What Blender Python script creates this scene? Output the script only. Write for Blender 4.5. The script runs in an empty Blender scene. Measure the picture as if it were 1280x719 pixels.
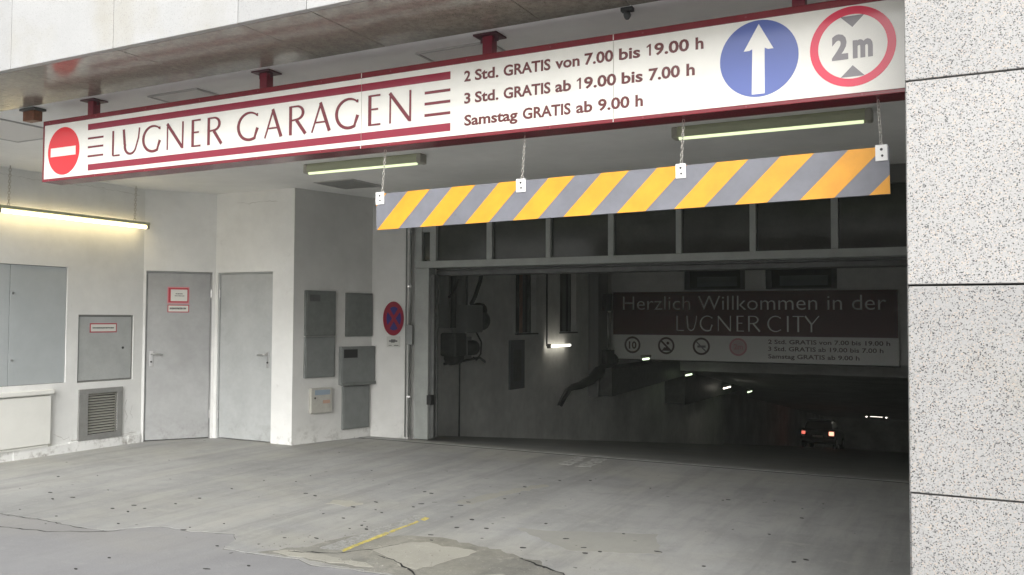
import bpy, bmesh, math, random
from mathutils import Vector, Matrix
random.seed(7)
S = bpy.context.scene
COL = S.collection
PI = math.pi

# ------------------------------------------------------------------ camera
cam_d = bpy.data.cameras.new("camera"); cam = bpy.data.objects.new("camera", cam_d); COL.objects.link(cam)
cam_d.sensor_width = 36; cam_d.lens = 36 * 1099 / 1280.0
cam_d.clip_start = 0.05; cam_d.clip_end = 1000
Rw = [(0.88773567, -0.01193418, -0.46019882), (0.46032416, 0.03430625, 0.88708779), (0.00520103, -0.99934011, 0.03594847)]
m = Matrix([[Rw[i][0], -Rw[i][1], -Rw[i][2]] for i in range(3)]).to_4x4()
m.translation = (0, 0, 1.5)
cam.matrix_world = m
S.camera = cam
# ------------------------------------------------------------------ world, sun, exposure
SUN_EL, SUN_AZ = math.radians(31), math.radians(160)      # azimuth from +Y clockwise: behind the camera, to the right
w = bpy.data.worlds.new("World"); S.world = w; w.use_nodes = True
nt = w.node_tree; bg = nt.nodes['Background']
sky = nt.nodes.new('ShaderNodeTexSky'); sky.sky_type = 'NISHITA'; sky.sun_disc = False
sky.sun_elevation = SUN_EL; sky.sun_rotation = SUN_AZ
sky.air_density = 1.2; sky.dust_density = 4.0; sky.ozone_density = 1.0
hs = nt.nodes.new('ShaderNodeHueSaturation'); hs.inputs['Saturation'].default_value = 0.12
nt.links.new(sky.outputs[0], hs.inputs['Color']); nt.links.new(hs.outputs[0], bg.inputs['Color'])
bg.inputs['Strength'].default_value = 0.10
sd = bpy.data.lights.new("sun", 'SUN'); sd.energy = 1.0; sd.angle = math.radians(40); sd.color = (1.0, 0.985, 0.955)
so = bpy.data.objects.new("sun", sd); COL.objects.link(so)
dirs = Vector((math.sin(SUN_AZ) * math.cos(SUN_EL), math.cos(SUN_AZ) * math.cos(SUN_EL), math.sin(SUN_EL)))
so.rotation_euler = dirs.to_track_quat('Z', 'Y').to_euler(); so.location = (0, -20, 20)
S.view_settings.view_transform = 'Standard'; S.view_settings.look = 'None'
S.view_settings.gamma = 1; S.view_settings.use_curve_mapping = False
S.view_settings.exposure = 1.28
S.render.engine = 'CYCLES'
S.cycles.max_bounces = 10; S.cycles.diffuse_bounces = 7; S.cycles.glossy_bounces = 4
S.cycles.use_denoising = True

# ------------------------------------------------------------------ materials
MATS = {}
def mat(name, col, rough=0.6, metal=0.0, spec=0.5, emit=None, estr=0.0, noise=0.0, nscale=6.0, bump=0.0, bscale=60.0,
        speck=None, dirt=None, coat=0.0):
    """speck=(scale, threshold, colour): small dark grains; dirt=(colour, height): grime with its own blotchy shape near the floor"""
    if name in MATS: return MATS[name]
    m = bpy.data.materials.new(name); m.use_nodes = True; t = m.node_tree; N = t.nodes; L = t.links
    b = N['Principled BSDF']
    b.inputs['Roughness'].default_value = rough; b.inputs['Metallic'].default_value = metal
    b.inputs['Specular IOR Level'].default_value = spec
    b.inputs['Coat Weight'].default_value = coat; b.inputs['Coat Roughness'].default_value = 0.08
    b.inputs['Base Color'].default_value = (*col, 1)
    geo = N.new('ShaderNodeNewGeometry')
    pos = geo.outputs['Position']
    cur = None
    def mix(a, bcol, fac, mode='MIX'):
        x = N.new('ShaderNodeMix'); x.data_type = 'RGBA'; x.blend_type = mode
        if isinstance(a, tuple): x.inputs[6].default_value = (*a, 1)
        else: L.new(a, x.inputs[6])
        if isinstance(bcol, tuple): x.inputs[7].default_value = (*bcol, 1)
        else: L.new(bcol, x.inputs[7])
        if isinstance(fac, float): x.inputs[0].default_value = fac
        else: L.new(fac, x.inputs[0])
        return x.outputs[2]
    def nz(scale, detail=4, rough_=0.6, vec=None, lo=0.35, hi=0.65):
        n = N.new('ShaderNodeTexNoise'); n.inputs['Scale'].default_value = scale; n.inputs['Detail'].default_value = detail
        n.inputs['Roughness'].default_value = rough_
        L.new(vec if vec is not None else pos, n.inputs['Vector'])
        r = N.new('ShaderNodeMapRange'); r.inputs[1].default_value = lo; r.inputs[2].default_value = hi
        L.new(n.outputs['Fac'], r.inputs[0]); return r.outputs[0]
    cur = tuple(col)
    if noise > 0:
        d = tuple(max(0, c * (1 - noise)) for c in col); h = tuple(min(1, c * (1 + noise * 0.6)) for c in col)
        cur = mix(d, h, nz(nscale))
        fine = tuple(c * (1 - noise * 0.5) for c in (1, 1, 1))
        cur = mix(cur, mix(cur, fine, 1.0, 'MULTIPLY'), nz(nscale * 7, 3))
    if dirt:
        dc, dh = dirt
        sep = N.new('ShaderNodeSeparateXYZ'); L.new(pos, sep.inputs[0])
        mr = N.new('ShaderNodeMapRange'); mr.inputs[1].default_value = dh; mr.inputs[2].default_value = 0.0
        L.new(sep.outputs['Z'], mr.inputs[0])
        mul = N.new('ShaderNodeMath'); mul.operation = 'MULTIPLY'; L.new(mr.outputs[0], mul.inputs[0]); L.new(nz(9, 6, 0.75, None, 0.5, 0.72), mul.inputs[1])
        cur = mix(cur, dc, mul.outputs[0])
        sc = N.new('ShaderNodeMath'); sc.operation = 'MULTIPLY'; L.new(nz(3.3, 8, 0.8, None, 0.6, 0.78), sc.inputs[0]); sc.inputs[1].default_value = 0.35
        cur = mix(cur, dc, sc.outputs[0])
    if speck == 'granite':
        speck = None
        v = N.new('ShaderNodeTexVoronoi'); v.inputs['Scale'].default_value = 290; L.new(pos, v.inputs['Vector'])
        sp_ = N.new('ShaderNodeSeparateColor'); L.new(v.outputs['Color'], sp_.inputs[0])
        for th, sc_ in ((0.5, (0.30, 0.295, 0.288)), (0.25, (0.22, 0.216, 0.212)), (0.15, (0.11, 0.11, 0.112)), (0.08, (0.035, 0.035, 0.037))):
            q_ = N.new('ShaderNodeMath'); q_.operation = 'LESS_THAN'; q_.inputs[1].default_value = th; L.new(sp_.outputs[0], q_.inputs[0])
            cur = mix(cur, sc_, q_.outputs[0])
        q_ = N.new('ShaderNodeMath'); q_.operation = 'GREATER_THAN'; q_.inputs[1].default_value = 0.93; L.new(sp_.outputs[1], q_.inputs[0])
        cur = mix(cur, (0.40, 0.34, 0.29), q_.outputs[0])
    if speck:
        for (ss, th, sc_) in speck:
            v = N.new('ShaderNodeTexNoise'); v.inputs['Scale'].default_value = ss; v.inputs['Detail'].default_value = 2.0
            v.inputs['Roughness'].default_value = 0.7
            L.new(pos, v.inputs['Vector'])
            r = N.new('ShaderNodeMapRange'); r.inputs[1].default_value = th; r.inputs[2].default_value = th + 0.05
            L.new(v.outputs['Fac'], r.inputs[0]); cur = mix(cur, sc_, r.outputs[0])
    if 'granite' in name and 'brown' not in name:
        oi = N.new('ShaderNodeObjectInfo'); mr2 = N.new('ShaderNodeMapRange'); mr2.inputs[3].default_value = 0.88; mr2.inputs[4].default_value = 1.06
        L.new(oi.outputs['Random'], mr2.inputs[0]); cc = N.new('ShaderNodeCombineColor')
        for q in range(3): L.new(mr2.outputs[0], cc.inputs[q])
        cur = mix(cur, cc.outputs[0], 1.0, 'MULTIPLY')
        cur = mix(cur, mix(cur, (0.86, 0.82, 0.72), 1.0, 'MULTIPLY'), nz(1.6, 5, 0.6, None, 0.5, 0.75))
    if not isinstance(cur, tuple): L.new(cur, b.inputs['Base Color'])
    if bump > 0:
        n = N.new('ShaderNodeTexNoise'); n.inputs['Scale'].default_value = bscale; n.inputs['Detail'].default_value = 5
        L.new(pos, n.inputs['Vector'])
        bp = N.new('ShaderNodeBump'); bp.inputs['Strength'].default_value = bump; bp.inputs['Distance'].default_value = 0.01
        L.new(n.outputs['Fac'], bp.inputs['Height']); L.new(bp.outputs[0], b.inputs['Normal'])
    if emit:
        b.inputs['Emission Color'].default_value = (*emit, 1); b.inputs['Emission Strength'].default_value = estr
    MATS[name] = m; return m

plaster = mat('white_plaster', (0.745, 0.75, 0.735), 0.85, noise=0.07, nscale=1.3, bump=0.12, bscale=45, dirt=((0.22, 0.2, 0.17), 0.22))
plaster_in = mat('tunnel_plaster', (0.80, 0.81, 0.78), 0.9, noise=0.18, nscale=0.8, bump=0.12, bscale=25)
plaster_back = mat('shaded_white_plaster', (0.56, 0.56, 0.54), 0.85, noise=0.08, nscale=1.3, bump=0.12, bscale=45, dirt=((0.2, 0.19, 0.17), 0.25))  # white plaster with the shade of the rear walls put into its colour
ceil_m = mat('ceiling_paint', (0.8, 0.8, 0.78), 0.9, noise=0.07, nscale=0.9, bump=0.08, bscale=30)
granite = mat('speckled_granite', (0.325, 0.324, 0.32), 0.5, noise=0.07, nscale=2.2, bump=0.05, bscale=160,
              speck='granite')
granite_w = mat('pale_granite', (0.375, 0.377, 0.375), 0.5, noise=0.05, nscale=2.5, speck=[(120, 0.58, (0.3, 0.3, 0.3))])
soffit_m = mat('polished_brown_granite', (0.24, 0.22, 0.185), 0.13, spec=0.45, noise=0.2, nscale=30, speck=[(220, 0.62, (0.02, 0.02, 0.02))])
joint_m = mat('dark_joint', (0.03, 0.03, 0.03), 0.9)
door_m = mat('grey_door_paint', (0.36, 0.365, 0.365), 0.42, noise=0.10, nscale=3, bump=0.02, bscale=20, dirt=((0.2, 0.2, 0.19), 0.35))
door2_m = mat('light_grey_door_paint', (0.42, 0.435, 0.435), 0.42, noise=0.09, nscale=3, bump=0.02, bscale=20, dirt=((0.24, 0.24, 0.23), 0.35))
cab_m = mat('blue_grey_cabinet_paint', (0.41, 0.44, 0.45), 0.4, noise=0.05, nscale=3)
hatch_m = mat('hatch_paint', (0.40, 0.415, 0.41), 0.45, noise=0.08, nscale=5)
grille_m = mat('grille_metal', (0.26, 0.26, 0.25), 0.45, metal=0.2, noise=0.1, nscale=12)
slat_m = mat('slat_metal', (0.40, 0.39, 0.35), 0.45, metal=0.2)
ebox_m = mat('dark_box_paint', (0.14, 0.15, 0.142), 0.5, noise=0.15, nscale=9)
ebox2_m = mat('dark_box_paint_lower', (0.17, 0.18, 0.175), 0.5, noise=0.1, nscale=9)
cream_m = mat('cream_metal', (0.74, 0.74, 0.70), 0.5, noise=0.03, nscale=4)
black_m = mat('black_gap', (0.012, 0.012, 0.012), 0.8)
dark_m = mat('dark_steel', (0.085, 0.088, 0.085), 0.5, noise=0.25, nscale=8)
frame_m = mat('grey_green_frame_paint', (0.27, 0.285, 0.27), 0.5, noise=0.1, nscale=6)
post_m = mat('post_paint', (0.17, 0.18, 0.17), 0.5, noise=0.1, nscale=6)
steel_m = mat('brushed_steel', (0.55, 0.55, 0.55), 0.3, metal=0.9)
galv_m = mat('galvanised_chain', (0.5, 0.48, 0.44), 0.4, metal=0.7)
maroon_m = mat('maroon_frame_paint', (0.19, 0.018, 0.028), 0.22, spec=0.5, noise=0.12, nscale=4)
maroon_d = mat('maroon_post_paint', (0.2, 0.012, 0.03), 0.4)
face_m = mat('sign_acrylic', (0.80, 0.79, 0.735), 0.12, spec=0.45, noise=0.06, nscale=2)
bar_m = mat('sign_film_maroon', (0.26, 0.022, 0.045), 0.12, spec=0.5)
letter_m = mat('sign_letter_maroon', (0.17, 0.03, 0.04), 0.2, spec=0.5)
text_m = mat('sign_text_brown', (0.13, 0.035, 0.035), 0.15, spec=0.5)
red_m = mat('sign_film_red', (0.72, 0.03, 0.04), 0.12, spec=0.5)
ring_m = mat('sign_film_ring_red', (0.72, 0.05, 0.10), 0.12, spec=0.5)
blue_m = mat('sign_film_blue', (0.11, 0.15, 0.40), 0.12, spec=0.5)
whitef_m = mat('sign_film_white', (0.82, 0.81, 0.76), 0.12, spec=0.45)
greyf_m = mat('sign_film_grey', (0.23, 0.215, 0.23), 0.15, spec=0.5)
board_m = mat('board_grey', (0.16, 0.165, 0.19), 0.5, noise=0.12, nscale=5, speck=[(9, 0.70, (0.11, 0.11, 0.12))])
yellow_m = mat('board_yellow', (0.70, 0.31, 0.015), 0.5, noise=0.10, nscale=5, speck=[(11, 0.70, (0.42, 0.25, 0.06))])
brk_m = mat('white_bracket', (0.78, 0.78, 0.76), 0.4)
lamp_housing = mat('lamp_housing', (0.40, 0.42, 0.29), 0.35)
lamp_end = mat('lamp_end_cap', (0.34, 0.33, 0.28), 0.4)
tube_c = mat('ceiling_tube', (0.8, 0.85, 0.6), 0.3, emit=(0.80, 0.92, 0.55), estr=0.45)
tube_w = mat('wall_tube', (0.9, 0.85, 0.6), 0.3, emit=(1.0, 0.79, 0.42), estr=4.5)
tube_in = mat('tunnel_tube', (0.9, 0.9, 0.85), 0.3, emit=(1.0, 0.93, 0.8), estr=1.7)
tube_green = mat('tunnel_tube_greenish', (0.8, 0.9, 0.7), 0.3, emit=(0.75, 0.95, 0.6), estr=0.9)
glass_m = mat('dark_wired_glass', (0.022, 0.026, 0.020), 0.12, spec=0.35, noise=0.35, nscale=4, bump=0.05, bscale=14)
mar_in = mat('inner_sign_maroon', (0.10, 0.036, 0.036), 0.4, spec=0.3)
wht_in = mat('inner_sign_white', (0.8, 0.81, 0.78), 0.4)
txt_in = mat('inner_sign_lettering', (0.82, 0.82, 0.78), 0.3)
txt_dk = mat('inner_sign_dark_text', (0.08, 0.05, 0.05), 0.4)
pink_in = mat('inner_sign_pink', (0.6, 0.3, 0.33), 0.4)
rust_m = mat('brown_plastic', (0.20, 0.07, 0.03), 0.5, noise=0.25, nscale=25)
paper_m = mat('sticker_paper', (0.66, 0.66, 0.62), 0.5)
redst_m = mat('sticker_red', (0.45, 0.03, 0.05), 0.45)
pinkst_m = mat('sticker_pink', (0.62, 0.24, 0.27), 0.45)
ink_m = mat('ink', (0.03, 0.03, 0.03), 0.5)
np_red = mat('no_parking_red', (0.48, 0.02, 0.06), 0.4)
np_blue = mat('no_parking_blue', (0.05, 0.035, 0.30), 0.4)
car_m = mat('car_paint_dark', (0.03, 0.033, 0.04), 0.25, coat=0.6)
tyre_m = mat('tyre_rubber', (0.02, 0.02, 0.02), 0.8)
cglass_m = mat('car_glass', (0.015, 0.017, 0.02), 0.06, spec=0.8)
tail_m = mat('tail_lamp_lit', (0.6, 0.05, 0.03), 0.3, emit=(1.0, 0.20, 0.14), estr=0.5)
tail2_m = mat('tail_lamp_lit_bright', (0.7, 0.2, 0.1), 0.3, emit=(1.0, 0.34, 0.22), estr=1.2)
pvc_m = mat('grey_pipe', (0.2, 0.21, 0.2), 0.4)
cable_m = mat('black_cable', (0.04, 0.042, 0.042), 0.5)
tarm_m = mat('light_plastic_box', (0.4, 0.39, 0.35), 0.5, noise=0.1, nscale=12)

def floor_mat(name, base, dark, light, seed, streak=0.5, rough=0.75):
    m = bpy.data.materials.new(name); m.use_nodes = True; t = m.node_tree; N = t.nodes; L = t.links
    b = N['Principled BSDF']; b.inputs['Roughness'].default_value = rough; b.inputs['Specular IOR Level'].default_value = 0.3
    geo = N.new('ShaderNodeNewGeometry'); pos = geo.outputs['Position']
    def mapp(scale, rot=0.0):
        mp = N.new('ShaderNodeMapping'); mp.inputs['Scale'].default_value = scale; mp.inputs['Rotation'].default_value = (0, 0, rot)
        mp.inputs['Location'].default_value = (seed, seed * 1.7, 0); L.new(pos, mp.inputs[0]); return mp.outputs[0]
    def nz(vec, scale, detail, rg, lo, hi):
        n = N.new('ShaderNodeTexNoise'); n.inputs['Scale'].default_value = scale; n.inputs['Detail'].default_value = detail; n.inputs['Roughness'].default_value = rg
        L.new(vec, n.inputs['Vector']); r = N.new('ShaderNodeMapRange'); r.inputs[1].default_value = lo; r.inputs[2].default_value = hi
        L.new(n.outputs['Fac'], r.inputs[0]); return r.outputs[0]
    def mix(a, c, f, k=1.0):
        x = N.new('ShaderNodeMix'); x.data_type = 'RGBA'
        for v, i in ((a, 6), (c, 7)):
            if isinstance(v, tuple): x.inputs[i].default_value = (*v, 1)
            else: L.new(v, x.inputs[i])
        if k != 1.0:
            q = N.new('ShaderNodeMath'); q.operation = 'MULTIPLY'; q.inputs[1].default_value = k; L.new(f, q.inputs[0]); f = q.outputs[0]
        L.new(f, x.inputs[0]); return x.outputs[2]
    c = mix(base, dark, nz(mapp((1, 1, 1)), 0.7, 6, 0.65, 0.4, 0.68), 0.7)
    c = mix(c, tuple(x_ * y_ for x_, y_ in zip(base, (1.08, 1.04, 0.90))), nz(mapp((.6, 1, 1)), 0.5, 5, 0.6, 0.5, 0.65), 0.55)
    c = mix(c, dark, nz(mapp((2.4, 0.22, 1), 0.6), 1.1, 7, 0.7, 0.5, 0.66), 0.8 * streak + .1)
    c = mix(c, dark, nz(mapp((1, 1, 1)), 5, 8, 0.75, 0.5, 0.7), 0.45)
    c = mix(c, light, nz(mapp((1, 1.6, 1)), 2.6, 9, 0.8, 0.56, 0.68), 0.45)
    c = mix(c, light, nz(mapp((2.2, 0.35, 1), 0.35), 1.3, 6, 0.6, 0.5, 0.75), 0.6 * streak + 0.1)
    c = mix(c, dark, nz(mapp((3.0, 0.25, 1), 0.15), 1.7, 5, 0.6, 0.52, 0.75), streak)
    c = mix(c, light, nz(mapp((1, 1, 1)), 22, 8, 0.8, 0.56, 0.70), 0.6)
    c = mix(c, dark, nz(mapp((1, 1, 1)), 60, 4, 0.8, 0.55, 0.72), 0.5)
    c = mix(c, tuple(x * 0.25 for x in dark), nz(mapp((1, 1, 1)), 13, 2, 0.5, 0.735, 0.75), 0.8)
    L.new(c, b.inputs['Base Color'])
    bp = N.new('ShaderNodeBump'); bp.inputs['Strength'].default_value = 0.25; bp.inputs['Distance'].default_value = 0.008
    n = N.new('ShaderNodeTexNoise'); n.inputs['Scale'].default_value = 70; n.inputs['Detail'].default_value = 6; L.new(pos, n.inputs['Vector'])
    L.new(n.outputs['Fac'], bp.inputs['Height']); L.new(bp.outputs[0], b.inputs['Normal'])
    MATS[name] = m; return m
street_m = floor_mat('street_asphalt', (0.29, 0.29, 0.297), (0.23, 0.23, 0.235), (0.345, 0.345, 0.34), 3.1, 0.25)
slab_m = floor_mat('drive_concrete', (0.355, 0.357, 0.35), (0.21, 0.213, 0.208), (0.45, 0.44, 0.40), 9.7, 0.55)
patch_m = floor_mat('patch_concrete', (0.38, 0.37, 0.32), (0.27, 0.26, 0.23), (0.5, 0.49, 0.43), 5.3, 0.2)
rough_m = floor_mat('broken_concrete', (0.27, 0.265, 0.235), (0.09, 0.09, 0.085), (0.52, 0.50, 0.43), 1.3, 0.3)
ramp_m = floor_mat('ramp_concrete', (0.30, 0.305, 0.29), (0.2, 0.2, 0.195), (0.36, 0.36, 0.35), 4.4, 0.3, 0.55)
line_y = mat('yellow_line_paint', (0.60, 0.50, 0.11), 0.8, noise=0.3, nscale=14, speck=[(16, 0.58, (0.34, 0.33, 0.27)), (60, 0.56, (0.3, 0.29, 0.24))])
line_w = mat('worn_white_paint', (0.345, 0.345, 0.33), 0.7, noise=0.2, nscale=18, speck=[(24, 0.50, (0.25, 0.25, 0.23))])
line_f = mat('faded_white_paint', (0.46, 0.46, 0.445), 0.7, noise=0.15, nscale=18, speck=[(14, 0.52, (0.26, 0.26, 0.24))])

# ------------------------------------------------------------------ mesh helpers
class MB:
    def __init__(s): s.v = []; s.f = []
    def box(s, x0, x1, y0, y1, z0, z1):
        b = len(s.v)
        s.v += [(x0, y0, z0), (x1, y0, z0), (x1, y1, z0), (x0, y1, z0), (x0, y0, z1), (x1, y0, z1), (x1, y1, z1), (x0, y1, z1)]
        s.f += [tuple(b + i for i in q) for q in ((0, 3, 2, 1), (4, 5, 6, 7), (0, 1, 5, 4), (1, 2, 6, 5), (2, 3, 7, 6), (3, 0, 4, 7))]
        return s
    def prism(s, pts, axis, a, b_):
        """extrude 2-D polygon pts along axis 'x','y','z' from a to b_"""
        n = len(pts); b = len(s.v)
        ar = sum(pts[i][0] * pts[(i + 1) % n][1] - pts[(i + 1) % n][0] * pts[i][1] for i in range(n))
        if ar < 0: pts = pts[::-1]
        def P(p, t):
            return {'x': (t, p[0], p[1]), 'y': (p[0], t, p[1]), 'z': (p[0], p[1], t)}[axis]
        s.v += [P(p, a) for p in pts] + [P(p, b_) for p in pts]
        s.f.append(tuple(b + i for i in range(n))[::-1]); s.f.append(tuple(b + n + i for i in range(n)))
        for i in range(n):
            j = (i + 1) % n; s.f.append((b + i, b + j, b + n + j, b + n + i))
        return s
    def tube(s, path, r, seg=8, closed=False):
        pts = [Vector(p) for p in path]; n = len(pts); b = len(s.v)
        rs = r if isinstance(r, (list, tuple)) else [r] * n
        up = None
        for i, p in enumerate(pts):
            if closed: d = pts[(i + 1) % n] - pts[i - 1]
            else: d = pts[min(i + 1, n - 1)] - pts[max(i - 1, 0)]
            d.normalize()
            if up is None: up = Vector((0, 0, 1)) if abs(d.z) < 0.9 else Vector((1, 0, 0))
            u = (up - d * up.dot(d))
            if u.length < 1e-4: u = d.orthogonal()
            u.normalize(); up = u; v = d.cross(u)
            for k in range(seg):
                a = 2 * PI * k / seg; q = p + (u * math.cos(a) + v * math.sin(a)) * rs[i]; s.v.append(tuple(q))
        for i in range(n if closed else n - 1):
            j = (i + 1) % n
            for k in range(seg):
                l = (k + 1) % seg; s.f.append((b + i * seg + k, b + i * seg + l, b + j * seg + l, b + j * seg + k))
        if not closed:
            s.f.append(tuple(b + k for k in range(seg))[::-1]); s.f.append(tuple(b + (n - 1) * seg + k for k in range(seg)))
        return s
    def disc(s, cx, cz, r, y, th=0.002, seg=48, rz=None):
        """disc in XZ plane facing -Y, front at y-th"""
        pts = [(cx + r * math.cos(2 * PI * k / seg), cz + (rz or r) * math.sin(2 * PI * k / seg)) for k in range(seg)]
        return s.prism(pts, 'y', y - th, y)
    def ring(s, cx, cz, r0, r1, y, th=0.002, seg=56):
        b = len(s.v)
        for k in range(seg):
            a = 2 * PI * k / seg; c_, s_ = math.cos(a), math.sin(a)
            for (r, yy) in ((r0, y - th), (r1, y - th), (r1, y), (r0, y)): s.v.append((cx + r * c_, yy, cz + r * s_))
        for k in range(seg):
            l = (k + 1) % seg
            for q in range(4):
                w_ = (q + 1) % 4; s.f.append((b + k * 4 + q, b + k * 4 + w_, b + l * 4 + w_, b + l * 4 + q))
        return s
    def build(s, name, material, parent=None, bevel=0.0, smooth=False, loc=None):
        me = bpy.data.meshes.new(name); me.from_pydata(s.v, [], s.f); me.validate()
        bm = bmesh.new(); bm.from_mesh(me); bmesh.ops.recalc_face_normals(bm, faces=bm.faces); bm.to_mesh(me); bm.free()
        me.materials.append(material)
        o = bpy.data.objects.new(name, me); COL.objects.link(o)
        if smooth:
            for p in me.polygons: p.use_smooth = True
        if bevel:
            bv = o.modifiers.new('b', 'BEVEL'); bv.width = bevel; bv.segments = 2; bv.limit_method = 'ANGLE'
        if parent: o.parent = parent
        if loc: o.location = loc
        return o
def empty(name, loc=(0, 0, 0), rz=0.0):
    o = bpy.data.objects.new(name, None); COL.objects.link(o); o.location = loc; o.rotation_euler = (0, 0, rz); o.empty_display_size = 0.1; return o
def tag(o, label, cat, group=None):
    o['label'] = label; o['category'] = cat
    if group: o['group'] = group
    return o
def struct(o): o['kind'] = 'structure'; return o
def stuff(o): o['kind'] = 'stuff'; return o
def copy_tree(o, parent=None):
    c = o.copy(); COL.objects.link(c)
    if parent: c.parent = parent
    for ch in list(o.children): copy_tree(ch, c)
    return c
def wob(pts, amp, step=0.05, seed=1, closed=True):
    """roughen a polygon outline"""
    rnd = random.Random(seed); out = []
    n = len(pts)
    for i in range(n if closed else n - 1):
        a = Vector(pts[i]); b = Vector(pts[(i + 1) % n]); L_ = (b - a).length; k = max(1, int(L_ / step))
        for j in range(k):
            p = a.lerp(b, j / k); out.append((p.x + rnd.uniform(-amp, amp), p.y + rnd.uniform(-amp, amp)))
    if not closed: out.append(tuple(pts[-1]))
    return out

# lettering ---------------------------------------------------------
def arc(cx, cy, rx, ry, a0, a1, n, w0, w1=None, wm=None):
    out = []
    for i in range(n + 1):
        t = i / n; a = math.radians(a0 + (a1 - a0) * t)
        if wm is None: w_ = w0 + ((w1 if w1 is not None else w0) - w0) * t
        else: w_ = (w0 * (1 - 2 * t) + wm * 2 * t) if t < .5 else (wm * (2 - 2 * t) + (w1 if w1 is not None else w0) * (2 * t - 1))
        out.append((cx + rx * math.cos(a), cy + ry * math.sin(a), w_))
    return out
TK, TN = 0.105, 0.055
GL = {  # unit box 0..1 wide, 0..1 high; every stroke (x, y, pen width) in cap-height units
 'L': [[(.06, 1, TK * .8), (.06, .03, TK * .8)], [(.06, .025, .05), (1, .025, .055)]],
 'U': [[(.03, 1, TK), (.10, .42, TK)] + arc(.45, .34, .34, .31, 170, 345, 14, TK, TN, .08) + [(.93, .62, TN), (.98, 1, TN)]],
 'G': [arc(.56, .5, .53, .48, 52, 300, 26, .05, .085, TK), [(.80, .10, .07), (.93, .42, TK)], [(.93, .93, .03), (.90, .83, .08)], [(.80, .09, .05), (.84, .05, .09)]],
 'N': [[(.08, .0, .05), (.08, .98, .05)], [(.06, .98, TK), (.93, .04, TK)], [(.95, 1.0, .06), (.95, .0, .06)]],
 'E': [[(.09, 1, TK), (.09, 0, TK)], [(.09, .975, .05), (.98, .975, .055)], [(.09, .53, .05), (.80, .53, .055)], [(.09, .025, .05), (1, .025, .055)]],
 'R': [[(.10, 1, TK), (.10, 0, TK)], [(.10, .975, .05), (.42, .975, .055)] + arc(.45, .75, .36, .225, 90, -90, 14, .055, .055, TK) + [(.12, .50, .05)], [(.44, .50, TK), (.96, .0, TK)]],
 'A': [[(.03, .0, .05), (.50, .99, .06)], [(.47, .99, TK), (.95, .0, TK * 1.05)], [(.20, .33, .05), (.80, .33, .05)]],
 'C': [arc(.58, .5, .54, .48, 48, 312, 26, .05, .05, TK), [(.93, .93, .03), (.91, .83, .07)], [(.95, .08, .03), (.93, .16, .05)]],
 'I': [[(.5, 1, TK), (.5, 0, TK)]],
 'T': [[(.5, 1, TK), (.5, 0, TK)], [(0, .975, .055), (1, .975, .055)]],
 'Y': [[(.03, 1, TK), (.48, .47, TK)], [(.99, 1, .06), (.47, .45, .06)], [(.47, .47, TK * .9), (.47, 0, TK * .9)]],
}
def glyph(mb, ch, x0, x1, z0, z1, y, wscale=1.0, th=0.0015):
    W = x1 - x0; H = z1 - z0; lay = 0
    for st in GL[ch]:
        lay += 1; yy = y - th - lay * 0.0003
        P = [(Vector((x0 + p[0] * W, z0 + p[1] * H)), p[2] * H * wscale) for p in st]
        left = []; right = []
        for i, (p, w_) in enumerate(P):
            a = P[max(i - 1, 0)][0]; b = P[min(i + 1, len(P) - 1)][0]; d = (b - a)
            if d.length < 1e-6: d = Vector((0, 1))
            d.normalize(); n = Vector((-d.y, d.x)); left.append(p + n * w_ / 2); right.append(p - n * w_ / 2)
        for i in range(len(P) - 1):
            q = [left[i], left[i + 1], right[i + 1], right[i]]; b = len(mb.v)
            mb.v += [(v.x, yy, v.y) for v in q] + [(v.x, y, v.y) for v in q]
            mb.f += [(b, b + 1, b + 2, b + 3), (b, b + 4, b + 5, b + 1), (b + 3, b + 2, b + 6, b + 7)]
def text_obj(name, s_, x0, x1, zb, cap, y, material, parent, bold=0.0, spacing=1.0):
    """flat print in the XZ plane facing -Y; spans x0..x1, baseline zb, capital height cap"""
    c = bpy.data.curves.new(name, 'FONT'); c.body = s_; c.size = 1.0; c.offset = bold; c.space_character = spacing; c.resolution_u = 3
    c.extrude = 0.004
    t = bpy.data.objects.new(name, c); COL.objects.link(t)
    bpy.context.view_layer.update()
    me = bpy.data.meshes.new_from_object(t.evaluated_get(bpy.context.evaluated_depsgraph_get()))
    bpy.data.objects.remove(t)
    xs = [v.co.x for v in me.vertices]; a, b = min(xs), max(xs)
    CAPH = 0.729
    for v in me.vertices:
        X = x0 + (v.co.x - a) / (b - a) * (x1 - x0); Z = zb + v.co.y / CAPH * cap
        v.co = (X, y - 0.001 - (v.co.z + .004) * 0.1, Z)
    me.materials.clear(); me.materials.append(material); me.name = name
    o = bpy.data.objects.new(name, me); COL.objects.link(o); o.parent = parent; return o

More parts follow.
